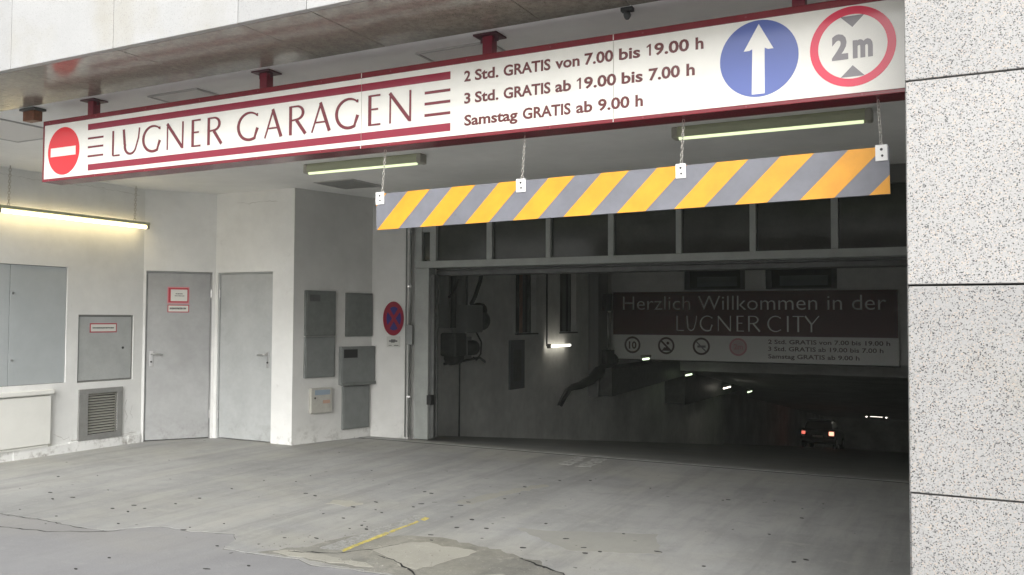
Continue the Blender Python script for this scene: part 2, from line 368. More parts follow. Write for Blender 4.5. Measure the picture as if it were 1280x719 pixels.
# ------------------------------------------------------------------ wall with real openings (local x along the wall, y into it)
def wall(name, a, b, z0, z1, th, openings, material, label, extra=0.0):
    a = Vector(a); b = Vector(b); L_ = (b - a).length; ang = math.atan2((b - a).y, (b - a).x)
    xs = sorted({0.0, L_, *[o[0] for o in openings], *[o[1] for o in openings]})
    zs = sorted({z0, z1, *[o[2] for o in openings], *[o[3] for o in openings]})
    def solid(i, j):
        if i < 0 or j < 0 or i >= len(xs) - 1 or j >= len(zs) - 1: return False
        cx = (xs[i] + xs[i + 1]) / 2; cz = (zs[j] + zs[j + 1]) / 2
        return not any(o[0] < cx < o[1] and o[2] < cz < o[3] for o in openings)
    V = {}; vl = []; F = []
    def vid(i, j, k):
        if (i, j, k) not in V: V[(i, j, k)] = len(vl); vl.append((xs[i], th * k, zs[j]))
        return V[(i, j, k)]
    for i in range(len(xs) - 1):
        for j in range(len(zs) - 1):
            if not solid(i, j): continue
            F.append((vid(i, j, 0), vid(i + 1, j, 0), vid(i + 1, j + 1, 0), vid(i, j + 1, 0)))
            F.append((vid(i, j, 1), vid(i, j + 1, 1), vid(i + 1, j + 1, 1), vid(i + 1, j, 1)))
            if not solid(i - 1, j): F.append((vid(i, j, 0), vid(i, j + 1, 0), vid(i, j + 1, 1), vid(i, j, 1)))
            if not solid(i + 1, j): F.append((vid(i + 1, j, 0), vid(i + 1, j, 1), vid(i + 1, j + 1, 1), vid(i + 1, j + 1, 0)))
            if not solid(i, j - 1): F.append((vid(i, j, 0), vid(i, j, 1), vid(i + 1, j, 1), vid(i + 1, j, 0)))
            if not solid(i, j + 1): F.append((vid(i, j + 1, 0), vid(i + 1, j + 1, 0), vid(i + 1, j + 1, 1), vid(i, j + 1, 1)))
    mb = MB(); mb.v = vl; mb.f = F
    o = mb.build(name, material); o.location = (a.x, a.y, 0); o.rotation_euler = (0, 0, ang)
    if label: tag(o, label, 'wall')
    return (a.x, a.y, ang)
def on_wall(fr, name, s, z=0.0, y=0.0):
    x = fr[0] + math.cos(fr[2]) * s - math.sin(fr[2]) * y; yy = fr[1] + math.sin(fr[2]) * s + math.cos(fr[2]) * y
    return empty(name, (x, yy, z), fr[2])

CZ = 3.05   # ceiling height
# ================================================================== SETTING
# street sheet, stops at the ramp; recess slab with broken front edge lies on it
g = MB(); g.box(-60, 60, -60, 8.965, -0.3, -0.003); struct(g.build('street', street_m))
edge = [(-8.86, 4.16), (-7.6, 4.18), (-6.67, 4.21), (-6.05, 4.24), (-5.65, 4.21), (-5.42, 4.23), (-5.17, 4.5), (-4.86, 4.5), (-4.56, 4.59), (-4.43, 4.48), (-4.32, 4.26),
        (-3.97, 4.27), (-3.72, 4.3), (-3.58, 4.23), (-3.29, 4.28), (-2.89, 4.3), (-2.56, 4.3), (-2.14, 4.3), (-1.2, 4.28), (0.6, 4.3)]
front = wob(edge, 0.012, 0.06, 5, closed=False)
poly = front + [(0.6, 8.97), (-6.7, 8.97), (-7.3, 8.2), (-8.3, 8.2), (-9.0, 7.5), (-9.0, 4.16)]
struct(MB().prism(poly, 'z', -0.0028, 0.0).build('driveway', slab_m))
# strip of threshold, drain groove and start of the ramp
struct(MB().box(-7.0, 1.2, 9.03, 9.16, -0.12, 0.0).build('ramp_threshold', ramp_m))
struct(MB().box(-7.0, 1.2, 8.975, 9.03, -0.12, -0.004).build('drain_channel', black_m))
SL = 0.131
rp = MB(); ys = [9.16, 9.6, 12, 20, 40, 75]
rp.prism([(y, -SL * (y - 9.16)) for y in ys] + [(75, -SL * (75 - 9.16) - .5), (9.16, -.5)], 'x', -8.9, 1.5)
struct(rp.build('ramp', ramp_m))

# ground sheets: patches, markings
def sheet(name, pts, z, mt, amp=0.0, seed=1, th=0.004):
    p = wob(pts, amp, 0.05, seed) if amp else pts
    return struct(MB().prism(p, 'z', z, z + th).build(name, mt))
sheet('broken_edge_patch', [(-4.05, 4.30), (-3.98, 4.42), (-3.88, 4.55), (-3.84, 4.8), (-3.78, 5.0), (-3.66, 4.98), (-3.60, 5.02), (-3.45, 5.14), (-3.22, 5.17), (-2.95, 5.12), (-2.78, 5.10), (-2.4, 4.97), (-2.14, 4.80), (-1.9, 4.5), (-1.9, 4.32), (-2.9, 4.32), (-3.3, 4.30), (-3.7, 4.32)], 0.0001, rough_m, 0.022, 3, 0.001)
sheet('concrete_patch', [(-3.47, 4.72), (-3.40, 4.88), (-3.33, 4.99), (-3.22, 5.02), (-3.1, 4.99), (-2.95, 5.01), (-2.83, 4.99), (-2.84, 4.86), (-2.89, 4.73), (-2.90, 4.57), (-2.96, 4.47), (-3.07, 4.47), (-3.2, 4.58), (-3.3, 4.62)], 0.0012, patch_m, 0.016, 4, 0.0015)
sheet('concrete_patch', [(-3.97, 4.34), (-3.93, 4.42), (-3.86, 4.46), (-3.75, 4.44), (-3.60, 4.46), (-3.45, 4.41), (-3.3, 4.43), (-3.2, 4.37), (-3.5, 4.33)], 0.0012, patch_m, 0.016, 8, 0.0015)
sheet('concrete_patch', [(-2.6, 4.50), (-2.45, 4.62), (-2.25, 4.60), (-2.1, 4.48), (-2.3, 4.40)], 0.0012, patch_m, 0.025, 18, 0.001)
sheet('white_line', [(-3.78, 4.56), (-3.62, 4.58), (-3.69, 5.70), (-3.76, 5.68)], 0.0002, line_w, 0.010, 6, 0.001)
sheet('yellow_line', [(-3.622, 4.60), (-3.578, 4.57), (-3.592, 4.9), (-3.602, 5.13), (-3.640, 5.12), (-3.634, 4.9)], 0.0016, line_y, 0.005, 7, 0.0008)
sheet('yellow_line', [(-3.640, 5.15), (-3.606, 5.14), (-3.614, 5.50), (-3.644, 5.52)], 0.0016, line_y, 0.005, 17, 0.0008)
sheet('yellow_line', [(-3.655, 5.56), (-3.60, 5.55), (-3.61, 5.64), (-3.66, 5.65)], 0.0016, line_y, 0.006, 27, 0.0008)
for k, pp in enumerate(([(-3.80, 8.38), (-3.66, 8.35), (-3.67, 8.90), (-3.80, 8.93)], [(-3.58, 8.33), (-3.43, 8.36), (-3.47, 8.94), (-3.60, 8.92)])):
    sheet('faded_road_mark', pp, 0.0004, line_f, 0.012, 20 + k, 0.003)
sheet('pale_scuff', [(-4.63, 5.66), (-4.66, 5.82), (-4.5, 5.86), (-4.36, 5.80), (-4.40, 5.68), (-4.5, 5.70)], 0.0004, patch_m, 0.022, 11, 0.0015)
sheet('pale_scuff', [(-3.75, 6.2), (-3.6, 6.9), (-3.45, 7.3), (-3.38, 7.2), (-3.5, 6.7), (-3.58, 6.2)], 0.0004, floor_mat('worn_track', (0.34, 0.335, 0.30), (0.25, 0.25, 0.23), (0.41, 0.40, 0.36), 6, .3), 0.03, 12, 0.001)
sheet('asphalt_patch', [(-2.9, 5.68), (-2.58, 5.74), (-1.96, 5.98), (-1.75, 5.5), (-2.3, 5.28)], 0.0003, floor_mat('smooth_patch', (0.31, 0.308, 0.28), (0.25, 0.25, 0.235), (0.36, 0.355, 0.33), 8, .2), 0.02, 13, 0.001)
# cracks cut the street in front
def crack(path, wd, seed, z):
    r = random.Random(seed); mb = MB(); L_ = []; R_ = []
    pts = wob(path, 0.012, 0.05, seed, closed=False)
    for i, p in enumerate(pts):
        w_ = wd * r.uniform(.3, 1) * (1 if 0 < i < len(pts) - 1 else .1)
        L_.append((p[0], p[1] + w_)); R_.append((p[0], p[1] - w_))
    for i in range(len(pts) - 1):
        b = len(mb.v); mb.v += [(*L_[i], z), (*L_[i + 1], z), (*R_[i + 1], z), (*R_[i], z)]; mb.f.append((b, b + 1, b + 2, b + 3))
    return struct(mb.build('crack', black_m))
crack([(-6.2, 3.95), (-5.75, 4.02), (-5.42, 4.19), (-5.3, 4.30)], 0.010, 2, -0.0022)
crack([(-3.9, 4.40), (-3.6, 4.52), (-3.45, 4.72), (-3.36, 4.95)], 0.012, 3, 0.0029)
crack([(-3.35, 4.62), (-3.1, 4.52), (-2.95, 4.40), (-2.85, 4.33)], 0.012, 4, 0.0031)
crack([(-2.5, 4.95), (-2.14, 4.80), (-1.95, 4.62), (-1.85, 4.4)], 0.012, 5, 0.0031)
crack([(-2.0, 4.42), (-1.92, 4.62), (-1.86, 4.70)], 0.012, 15, 0.0031)
crack([(-6.6, 4.20), (-6.0, 4.225), (-5.6, 4.20)], 0.006, 9, -0.0022)
cr = MB(); rnd = random.Random(8)
for i in range(len(front) - 1):
    a_, b_ = front[i], front[i + 1]; w1 = rnd.uniform(.002, .011)
    b = len(cr.v); cr.v += [(a_[0], a_[1] + .003, -.0024), (b_[0], b_[1] + .003, -.0024), (b_[0], b_[1] - w1, -.0024), (a_[0], a_[1] - w1, -.0024)]; cr.f.append((b, b + 1, b + 2, b + 3))
struct(cr.build('crack', mat('crack_dirt', (.07, .068, .06), .9)))
ch = MB(); rnd = random.Random(12)
for _ in range(260):
    x = rnd.uniform(-4.15, -1.9); y = 4.28 + abs(rnd.gauss(0, .25)) + (.35 if rnd.random() < .35 else 0)
    if y > 5.15: continue
    q = rnd.uniform(.002, .007); z = .001; n_ = 5; a0 = rnd.uniform(0, 6)
    ch.prism([(x + q * rnd.uniform(.6, 1.2) * math.cos(a0 + 2 * PI * k / n_), y + q * rnd.uniform(.6, 1.2) * math.sin(a0 + 2 * PI * k / n_)) for k in range(n_)], 'z', z, z + q * .6)
stuff(ch.build('rubble_chips', rough_m))
# chewing gum and leaf scraps trodden into the floor
sp = [(-4.91, 5.88), (-5.05, 5.92), (-4.31, 5.92), (-3.94, 5.91), (-3.95, 6.04), (-4.36, 5.68), (-4.04, 5.62), (-4.18, 5.33), (-3.92, 5.21), (-3.82, 5.13), (-3.96, 4.76), (-3.64, 6.14), (-3.65, 6.28), (-3.31, 5.75), (-3.28, 5.48), (-3.08, 5.56), (-3.54, 7.09), (-3.45, 6.54), (-3.39, 7.52), (-3.14, 7.66), (-2.77, 5.9), (-2.46, 5.56), (-2.2, 5.28), (-2.61, 5.21), (-2.16, 5.88), (-2.26, 5.4), (-2.13, 5.36), (-1.8, 5.54), (-1.45, 5.35), (-0.92, 5.8), (-1.14, 7.0), (-1.8, 7.41), (-0.98, 5.71), (-3.33, 5.21), (-4.11, 6.44), (-4.2, 6.47), (-5.75, 5.77), (-5.68, 5.34), (-5.68, 5.09), (-5.75, 4.85), (-5.77, 4.71), (-6.62, 4.86), (-7.6, 5.42), (-6.97, 4.9), (-6.71, 4.74), (-5.92, 4.89), (-5.97, 4.73), (-5.49, 4.4), (-4.74, 3.51), (-4.78, 3.77), (-4.06, 3.88), (-3.89, 4.05), (-4.93, 4.49)]
mb = MB(); rr = random.Random(4)
for _ in range(34): sp.append((rr.uniform(-7.8, -0.6), rr.uniform(3.9, 8.2)))
for i, (x, y) in enumerate(sp):
    k = 0.85 if i < 53 else 0.45
    a = rr.uniform(.014, .030) * k; b2 = rr.uniform(.008, .015) * k; th = rr.uniform(-.5, .5); z = 0.0 if y > 4.62 else (-0.003 if y < 4.15 else 0.0024)
    pts = [(x + math.cos(q) * a * rr.uniform(.7, 1.2) * math.cos(th) - math.sin(q) * b2 * math.sin(th), y + math.cos(q) * a * math.sin(th) + math.sin(q) * b2 * math.cos(th) * rr.uniform(.7, 1.2)) for q in [2 * PI * t / 7 for t in range(7)]]
    mb.prism(pts, 'z', z + .0002, z + .0035)
stuff(mb.build('litter_scraps', mat('trodden_litter', (0.025, 0.024, 0.023), 0.8)))

# ceiling of the recess and of the tunnel
struct(MB().box(-12, 2.5, 4.072, 9.7, CZ, CZ + .3).build('ceiling', ceil_m))
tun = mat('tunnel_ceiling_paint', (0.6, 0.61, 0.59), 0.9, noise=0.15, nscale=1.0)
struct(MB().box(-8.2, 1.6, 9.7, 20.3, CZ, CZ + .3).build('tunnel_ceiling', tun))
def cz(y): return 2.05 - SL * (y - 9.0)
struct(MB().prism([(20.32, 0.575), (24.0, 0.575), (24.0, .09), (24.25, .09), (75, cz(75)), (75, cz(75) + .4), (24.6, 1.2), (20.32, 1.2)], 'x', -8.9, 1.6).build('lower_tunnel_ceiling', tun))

# ================================================================== WALLS OF THE RECESS
WL = wall('white_wall', (-8.85, 3.45), (-8.85, 7.38), -0.05, CZ, 0.3, [(1.72, 2.92, .775, 2.05), (3.065, 3.80, .76, 1.525), (3.20, 3.65, .16, .66)], plaster,
          'long white plastered side wall behind the hanging yellow tube lamp')
W2 = wall('white_wall', (-8.85, 7.38), (-8.365, 8.06), -0.05, CZ, 0.3, [(.03, .80, -.05, 2.065)], plaster, 'narrow angled white wall around the grey door with red bordered notices')
W3 = wall('white_wall', (-8.365, 8.06), (-7.10, 8.06), -0.05, CZ, 0.3, [(.045, .94, -.05, 2.06)], plaster, 'white wall around the plain pale grey door without notices')
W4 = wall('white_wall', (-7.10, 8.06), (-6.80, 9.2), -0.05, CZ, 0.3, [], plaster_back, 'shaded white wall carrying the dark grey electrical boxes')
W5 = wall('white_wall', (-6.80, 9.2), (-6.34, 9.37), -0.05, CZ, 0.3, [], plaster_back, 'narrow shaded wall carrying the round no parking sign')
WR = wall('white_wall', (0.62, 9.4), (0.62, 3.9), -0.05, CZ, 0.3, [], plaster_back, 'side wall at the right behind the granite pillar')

# uneven plinth along the long wall
pl = MB(); rnd = random.Random(3); x = 0.0
while x < 3.90:
    x2 = min(3.91, x + rnd.uniform(.18, .42)); t = rnd.uniform(.012, .022); h = .105 + rnd.uniform(-.008, .008)
    pl.box(x, x2, -t, 0.0, -.05, h); x = x2
pw = pl.build('plinth', plaster, bevel=.004); pw.parent = [o for o in COL.objects if o.name == 'white_wall'][0]

def wall_crack(fr, path, wd, seed, name='wall_crack'):
    par = [o for o in COL.objects if o.name.startswith('white_wall') and abs(o.location.x - fr[0]) < 1e-4 and abs(o.location.y - fr[1]) < 1e-4][0]
    pts = wob(path, .008, .03, seed, closed=False); r_ = random.Random(seed); mb = MB()
    for i in range(len(pts) - 1):
        a_, b_ = pts[i], pts[i + 1]; w1 = wd * r_.uniform(.25, 1); b = len(mb.v)
        d_ = Vector((b_[0] - a_[0], b_[1] - a_[1])); d_.normalize(); n_ = Vector((-d_.y, d_.x)) * w1
        mb.v += [(a_[0] - n_.x, -.0008, a_[1] - n_.y), (b_[0] - n_.x, -.0008, b_[1] - n_.y), (b_[0] + n_.x, -.0008, b_[1] + n_.y), (a_[0] + n_.x, -.0008, a_[1] + n_.y)]; mb.f.append((b, b + 1, b + 2, b + 3))
    mb.build(name, mat('crack_grey', (.36, .35, .32), .9), par)
wall_crack(WL, [(2.80, .22), (2.92, .155), (2.98, .165)], .0025, 1)
wall_crack(WL, [(3.72, .52), (3.70, .40), (3.74, .33), (3.71, .26)], .0022, 2)
wall_crack(WL, [(3.80, .45), (3.78, .36), (3.81, .30)], .0015, 5)
wall_crack(WL, [(2.1, 2.98), (2.6, 2.96), (3.2, 2.99), (3.85, 2.97)], .0015, 3)
wall_crack(W3, [(.35, 2.93), (.55, 2.90), (.8, 2.92), (1.0, 2.90)], .0025, 4)
wall_crack(WL, [(3.0, .125), (3.3, .118), (3.6, .125), (3.86, .13)], .003, 6)
# ------------------------------------------------------------------ doors
def sticker(parent, x0, x1, z0, z1, border, y, inner=None, lines=(), name='sticker', bw=.012):
    s_ = MB().box(x0, x1, y - .002, y, z0, z1).build(name, border, parent)
    MB().box(x0 + bw, x1 - bw, y - .0035, y - .002, z0 + bw, z1 - bw).build('sticker_face', inner or paper_m, s_)
    mb = MB(); r = random.Random(int(x0 * 1000))
    for (zz, a, b, h) in lines:
        xx = a
        while xx < b:
            w_ = r.uniform(.006, .013); mb.box(xx, min(b, xx + w_), y - .0045, y - .0035, zz - h * r.uniform(.35, .5), zz + h * r.uniform(.35, .5)); xx += w_ + r.uniform(.002, .005)
    if lines: mb.build('print', ink_m, s_)
    return s_
def door(fr, s0, s1, z1, mt, hinge_left_handle, label, y=0.03):
    t = on_wall(fr, 'steel_door', s0, 0, y)
    w_ = s1 - s0
    tag(t, label, 'door')
    MB().box(0.018, w_ - 0.018, 0, .045, .012, z1 - .018).build('door_leaf', mt, t, bevel=.003)
    f = MB().box(0.001, .014, -.012, .05, 0, z1 - .001).box(w_ - .014, w_ - .001, -.012, .05, 0, z1 - .001).box(.014, w_ - .014, -.012, .05, z1 - .014, z1 - .001)
    f.build('door_frame', mt, t)
    MB().box(.014, w_ - .014, .05, .08, 0, z1 - .014).build('backing', black_m, t)
    hx = .075 if hinge_left_handle else w_ - .085; d = 1 if hinge_left_handle else -1
    ox = w_ - .016 if hinge_left_handle else .004
    for hz in (.25, 1.75): MB().tube([(ox + .006, -.006, hz), (ox + .006, -.006, hz + .10)], .009, 8).build('hinge', steel_m, t)
    h = MB().box(hx - .02, hx + .02, -.008, 0, .90, 1.09).build('lock_plate', steel_m, t, bevel=.003)
    MB().tube([(hx, -.008, 1.055), (hx, -.05, 1.055), (hx + d * .03, -.055, 1.055), (hx + d * .12, -.055, 1.05)], .009).build('handle', steel_m, h, smooth=True)
    MB().disc(hx, .96, .012, -.008, .006, 16).build('keyhole', ink_m, h)
    return t
d1 = door(W2, .03, .80, 2.06, door_m, True, 'mid grey steel door with two red bordered notices, in the angled wall')
sticker(d1, .245, .50, 1.67, 1.875, pinkst_m, -.001, redst_m, name='notice', bw=.013)
sticker(d1, .272, .488, 1.688, 1.855, redst_m, -.005, paper_m, [(1.79, .34, .42, .012), (1.765, .33, .44, .010)], name='notice')
sticker(d1, .25, .50, 1.562, 1.655, redst_m, -.001, paper_m, [(1.61, .275, .465, .026)], name='notice', bw=.01)
d2 = door(W3, .045, .94, 2.055, door2_m, False, 'plain pale grey steel door with its handle on the right, next to the corner')

# two-leaf cabinet, hatch, grille, cream box
t = on_wall(WL, 'wall_cabinet', 1.72, .775, .012); tag(t, 'large blue grey two-leaf metal cabinet set in the white wall above the cream box', 'cabinet')
MB().box(.004, .548, 0, .02, .004, 1.27).build('cabinet_door', cab_m, t, bevel=.002)
MB().box(.553, 1.192, 0, .02, .004, 1.27).build('cabinet_door', cab_m, t, bevel=.002)
MB().box(0, 1.2, .02, .05, 0, 1.275).build('backing', black_m, t)
for z in (.27, .97): MB().disc(.585, z, .011, 0, .006, 14).build('lock', steel_m, t)
t = on_wall(WL, 'wall_hatch', 3.065, .76, .014); tag(t, 'square light grey metal hatch with a red framed white label above the louvred vent', 'hatch')
MB().box(.02, .715, 0, .02, .02, .745).build('hatch_door', hatch_m, t, bevel=.003)
MB().box(.003, .732, .0, .03, .003, .016).box(.003, .732, .0, .03, .75, .762).box(.003, .015, .0, .03, .016, .75).box(.72, .732, .0, .03, .016, .75).build('hatch_frame', grille_m, t)
MB().box(0, .735, .032, .05, 0, .765).build('backing', black_m, t)
MB().disc(.60, .38, .014, 0, .006, 14).build('lock', ink_m, t)
sticker(t, .155, .51, .562, .668, redst_m, -.001, paper_m, [(.615, .19, .47, .016)], bw=.012)
t = on_wall(WL, 'louvred_vent', 3.08, .11, 0); tag(t, 'square grey louvred air vent low on the white wall near the angled door', 'vent')
fr_ = MB().box(0, .575, -.022, 0, 0, .06).box(0, .575, -.022, 0, .52, .575).box(0, .12, -.022, 0, .06, .52).box(.50, .575, -.022, 0, .06, .52)
fr_.build('vent_frame', grille_m, t, bevel=.003)
MB().box(.11, .53, .06, .08, .045, .545).build('backing', black_m, t)
proto = None
for k in range(15):
    z = .073 + k * .0305
    if proto is None:
        proto = MB().prism([(-.014, 0), (-.011, -.003), (.016, .014), (.013, .017)], 'x', .12, .50).build('slat', slat_m, t); o = proto
    else:
        o = proto.copy(); COL.objects.link(o); o.parent = t
    o.location = (0, 0, z)
t = on_wall(WL, 'cream_wall_box', 1.62, .13, 0); tag(t, 'low cream metal box mounted on the white wall below the blue grey cabinet', 'box')
MB().box(0, 1.11, -.045, 0, 0, .52).build('box_body', cream_m, t, bevel=.006)
MB().box(-.01, 1.135, -.062, 0, .535, .585).build('top_ledge', cream_m, t, bevel=.008)
MB().box(0.0, 1.10, -.03, 0, -.03, -.004).build('bottom_rail', cream_m, t, bevel=.004)
# long yellow tube lamp hanging in front of the wall
t = on_wall(WL, 'hanging_tube_lamp', 2.02, 2.60, -.13); tag(t, 'lit warm yellow fluorescent tube lamp hanging along the long white wall', 'lamp')
MB().box(0, 1.86, -.03, .03, 0, .035).build('lamp_housing', lamp_housing, t, bevel=.006)
for x0 in (.0, 1.82): MB().box(x0, x0 + .04, -.02, .02, -.045, 0).build('tube_holder', lamp_end, t, bevel=.004)
MB().tube([(.04, 0, -.024), (1.82, 0, -.024)], .019, 14).build('lamp_tube', tube_w, t, smooth=True)
def chain(p0, p1, lr, wr, parent=None, material=galv_m, name='chain'):
    p0 = Vector(p0); p1 = Vector(p1); d = p1 - p0; L_ = d.length; n = max(2, int(round(L_ / (lr * 1.45)))); d.normalize()
    s1 = d.orthogonal().normalized(); s2 = d.cross(s1); mb = MB()
    for i in range(n):
        c = p0 + d * (L_ * (i + .5) / n); s_ = s1 if i % 2 else s2; path = []
        for k in range(10):
            a = 2 * PI * k / 10; path.append(c + d * math.cos(a) * lr + s_ * math.sin(a) * lr * .55)
        mb.tube(path, wr, 5, closed=True)
    return mb.build(name, material, parent, smooth=True)
for x0 in (.12, 1.66): chain((x0, 0, .035), (x0 + .01, 0, CZ - 2.60), .020, .004, t)

# ------------------------------------------------------------------ electrical boxes on W4
def ebox(s0, s1, z0, z1, mt, label, name='electrical_box', d=.035):
    t = on_wall(W4, name, s0, z0, 0); w_ = s1 - s0; h = z1 - z0
    tag(t, label, 'electrical box', None)
    MB().box(0, w_, -d, 0, 0, h).build('box_body', mt, t, bevel=.004)
    MB().box(.015, w_ - .015, -d - .008, -d - .001, .015, h - .015).build('box_lid', mt, t, bevel=.003)
    return t, w_, h, -d - .008
t, w_, h, y = ebox(.15, .59, 1.285, 1.832, ebox_m, 'dark grey electrical box, upper half of the tall pair left of the smaller boxes')
MB().box(.05, .20, y - .002, y, h - .13, h - .05).build('label_plate', dark_m, t)
ebox(.15, .585, .782, 1.275, ebox2_m, 'dark grey electrical box, lower half of the tall pair, above the small pale box')
ebox(.755, 1.17, 1.272, 1.819, ebox_m, 'dark grey electrical box at upper right, nearest to the no parking sign', d=.03)
t, w_, h, y = ebox(.665, 1.192, .672, 1.148, ebox2_m, 'wide dark grey electrical box with a black window, below the upper right box', d=.06)
MB().box(.03, .24, y - .003, y, h - .14, h - .035).build('label_plate', black_m, t)
MB().box(.0, w_, y - .012, y + .02, -.005, .03).build('drip_ledge', ebox_m, t)
ebox(.715, 1.133, .12, .655, ebox2_m, 'tall dark grey electrical box nearest the floor', d=.03)
t = on_wall(W4, 'meter_box', .235, .357, 0); tag(t, 'small pale grey meter box with a bluish top strip, left of the floor-level dark box', 'electrical box')
MB().box(0, .305, -.05, 0, 0, .30).build('box_body', tarm_m, t, bevel=.006)
MB().box(.05, .27, -.053, -.05, .215, .275).build('label_plate', mat('bluish_label', (.24, .30, .36), .5), t)
MB().box(.17, .27, -.053, -.05, .11, .15).build('label_plate', mat('orange_label', (.42, .27, .2), .5), t)
MB().disc(.055, .18, .012, -.05, .004, 12).build('lock', ink_m, t)

# no parking sign: turned on its clamp so that it faces the drive
t = empty('no_parking_sign', (-6.395, 9.105, 1.50), math.radians(88)); tag(t, 'round red and blue no parking sign on the narrow wall beside the shutter frame', 'traffic sign')
MB().disc(0, 0, .215, .004, .006, 40).build('sign_plate', steel_m, t)
MB().disc(0, 0, .213, -.002, .002, 40).build('sign_face', np_red, t)
bl = MB(); R0 = .148
for q in range(4):
    a0 = q * 90 - 45; pts = []
    off = .026 * math.sqrt(2); mid = math.radians(a0 + 45); ox, oz = off * math.cos(mid), off * math.sin(mid)
    pts = [(ox, oz)]
    for k in range(13):
        a = math.radians(a0 + 12 + (90 - 24) * k / 12); pts.append((R0 * math.cos(a), R0 * math.sin(a)))
    bl.prism(pts, 'y', -.006, -.004)
bl.build('blue_field', np_blue, t)
MB().tube([(0, .004, .1), (0, .05, .1)], .01).tube([(0, .004, -.1), (0, .05, -.1)], .01).tube([(.0, .03, 0), (.22, .03, 0)], .012).build('clamp', steel_m, t)
t = on_wall(W5, 'info_plate', .29, 1.21, -.012); tag(t, 'small white plate with dark print under the no parking sign', 'sign')
MB().box(-.085, .085, -.004, .012, -.075, .062).build('plate', mat('dull_plate', (.42, .42, .39), .6), t)
pr = MB().box(-.055, .055, -.006, -.004, -.008, .012).box(-.03, .03, -.006, -.004, .012, .024).box(-.03, .02, -.006, -.004, -.018, -.008).box(-.06, -.02, -.006, -.004, -.058, -.05).box(.01, .07, -.006, -.004, -.058, -.048)
pr.build('print', ink_m, t)

# ------------------------------------------------------------------ shutter portal
YP = 9.38
t = empty('gate_frame', (-6.28, YP, 0)); tag(t, 'wide grey green steel portal with dark glazed transom above the garage entrance', 'gate frame')
def pb(name, x0, x1, y0, y1, z0, z1, mt, par=None, bevel=.003): return MB().box(x0 + 6.28, x1 + 6.28, y0, y1, z0, z1).build(name, mt, par or t, bevel=bevel)
pb('post', -6.26, -6.055, 0, .16, -.02, 2.14, frame_m)
pb('post', .30, .5, 0, .16, -.02, 2.14, frame_m)
pb('lintel', -6.26, .5, -.012, .16, 2.142, 2.228, frame_m)
pb('header', -6.26, .5, -.006, .16, 2.868, CZ - .002, mat('dark_header', (.10, .10, .095), .7))
pb('side_post', -6.26, -6.165, 0, .12, 2.23, 2.866, frame_m)
mull = [(-6.042, -5.952), (-5.222, -5.145), (-4.422, -4.36), (-3.637, -3.57), (-2.842, -2.778), (-2.042, -1.976), (-1.226, -1.157), (-.43, -.36), (.36, .43)]
for a, b in mull: pb('mullion', a, b, 0, .12, 2.23, 2.866, frame_m)
edges = [-6.163] + [v for ab in mull for v in ab]
for i in range(0, len(edges) - 1, 2):
    a, b = edges[i], edges[i + 1]
    p = pb('glass_pane', a + .002, b - .002, .05, .06, 2.232 if i else 2.25, 2.864 if i else 2.60, glass_m, bevel=0)
    if i == 0: pb('pane_head', a + .002, b - .002, .01, .1, 2.602, 2.865, frame_m)
# dark panel body behind the panes: the rolled shutter box
t2 = empty('rolled_shutter', (-6.1, YP + .25, 2.06)); tag(t2, 'dark rolled up shutter box behind the portal lintel', 'shutter')
sb = MB()
for k in range(14): sb.box(0, 6.6, 0, .30, .0 + k * .062, .058 + k * .062)
sb.build('shutter_curtain', dark_m, t2, bevel=.006)
# guide rail and its gear at the left post
t3 = empty('shutter_guide_rail', (-6.05, YP + .10, 0)); tag(t3, 'thin dark vertical shutter guide rail beside the left post', 'rail')
MB().box(0, .035, -.05, .05, 0, 2.06).box(.035, .05, -.05, -.03, 0, 2.06).box(.035, .05, .03, .05, 0, 2.06).build('rail', dark_m, t3)
MB().box(-.01, .06, -.12, -.05, .42, .54).build('rail_latch', black_m, t3, bevel=.004)
# conduits
t4 = on_wall(W5, 'conduit_pipe', .50, 0, -.03); tag(t4, 'thin dark conduit pipe running up beside the no parking sign', 'pipe')
MB().tube([(0, 0, 0), (0, 0, 1.62), (.012, -.01, 1.72), (.012, -.01, CZ)], .013, 10).build('pipe', post_m, t4, smooth=True)
MB().box(-.03, .05, -.035, .02, 1.17, 1.42).build('switch_box', ebox2_m, t4, bevel=.005)
for z in (.5, 1.9, 2.6): MB().box(-.024, .026, -.018, .028, z, z + .02).build('pipe_clip', steel_m, t4)
t5 = on_wall(W5, 'conduit_pipe', .475, 0, -.022); tag(t5, 'thinner grey conduit pipe left of the dark one', 'pipe')
MB().tube([(-.02, 0, 0), (-.02, 0, CZ)], .009, 10).build('pipe', post_m, t5, smooth=True)

# ================================================================== TUNNEL
XW = -7.7
def on_left(y, z): return (XW, y, z)
# wall built in local frame running along +Y
TW = wall('tunnel_wall', (XW, 9.55), (XW, 31), -9.2, CZ, 0.3, [(15.0 - 9.55, 15.9 - 9.55, 1.20, 2.7), (17.06 - 9.55, 17.92 - 9.55, 1.225, 2.7)], plaster_in, 'long dim plastered left wall of the ramp tunnel')
for nm, (a, b) in zip(('a', 'b'), ((15.0, 15.9), (17.06, 17.92))):
    o = on_wall(TW, 'tunnel_window', a - 9.55, 1.2, .12)
    tag(o, 'tall dark window recess nearer the gate in the ramp wall' if nm == 'a' else 'tall dark window recess behind the tunnel lamp', 'window')
    MB().box(.002, b - a - .002, .05, .06, .03, 1.498).build('pane', glass_m, o)
    MB().box(.001, .05, 0, .08, .03, 1.499).box(b - a - .05, b - a - .001, 0, .08, .03, 1.499).build('window_frame', dark_m, o)
    MB().box(-.03, b - a + .03, -.16, .0, .0, .028).build('sill', dark_m, o)
    if nm == 'a': MB().tube([(.40, -.03, .03), (.40, -.03, 1.49)], .035, 8).build('pipe', rust_m, o)
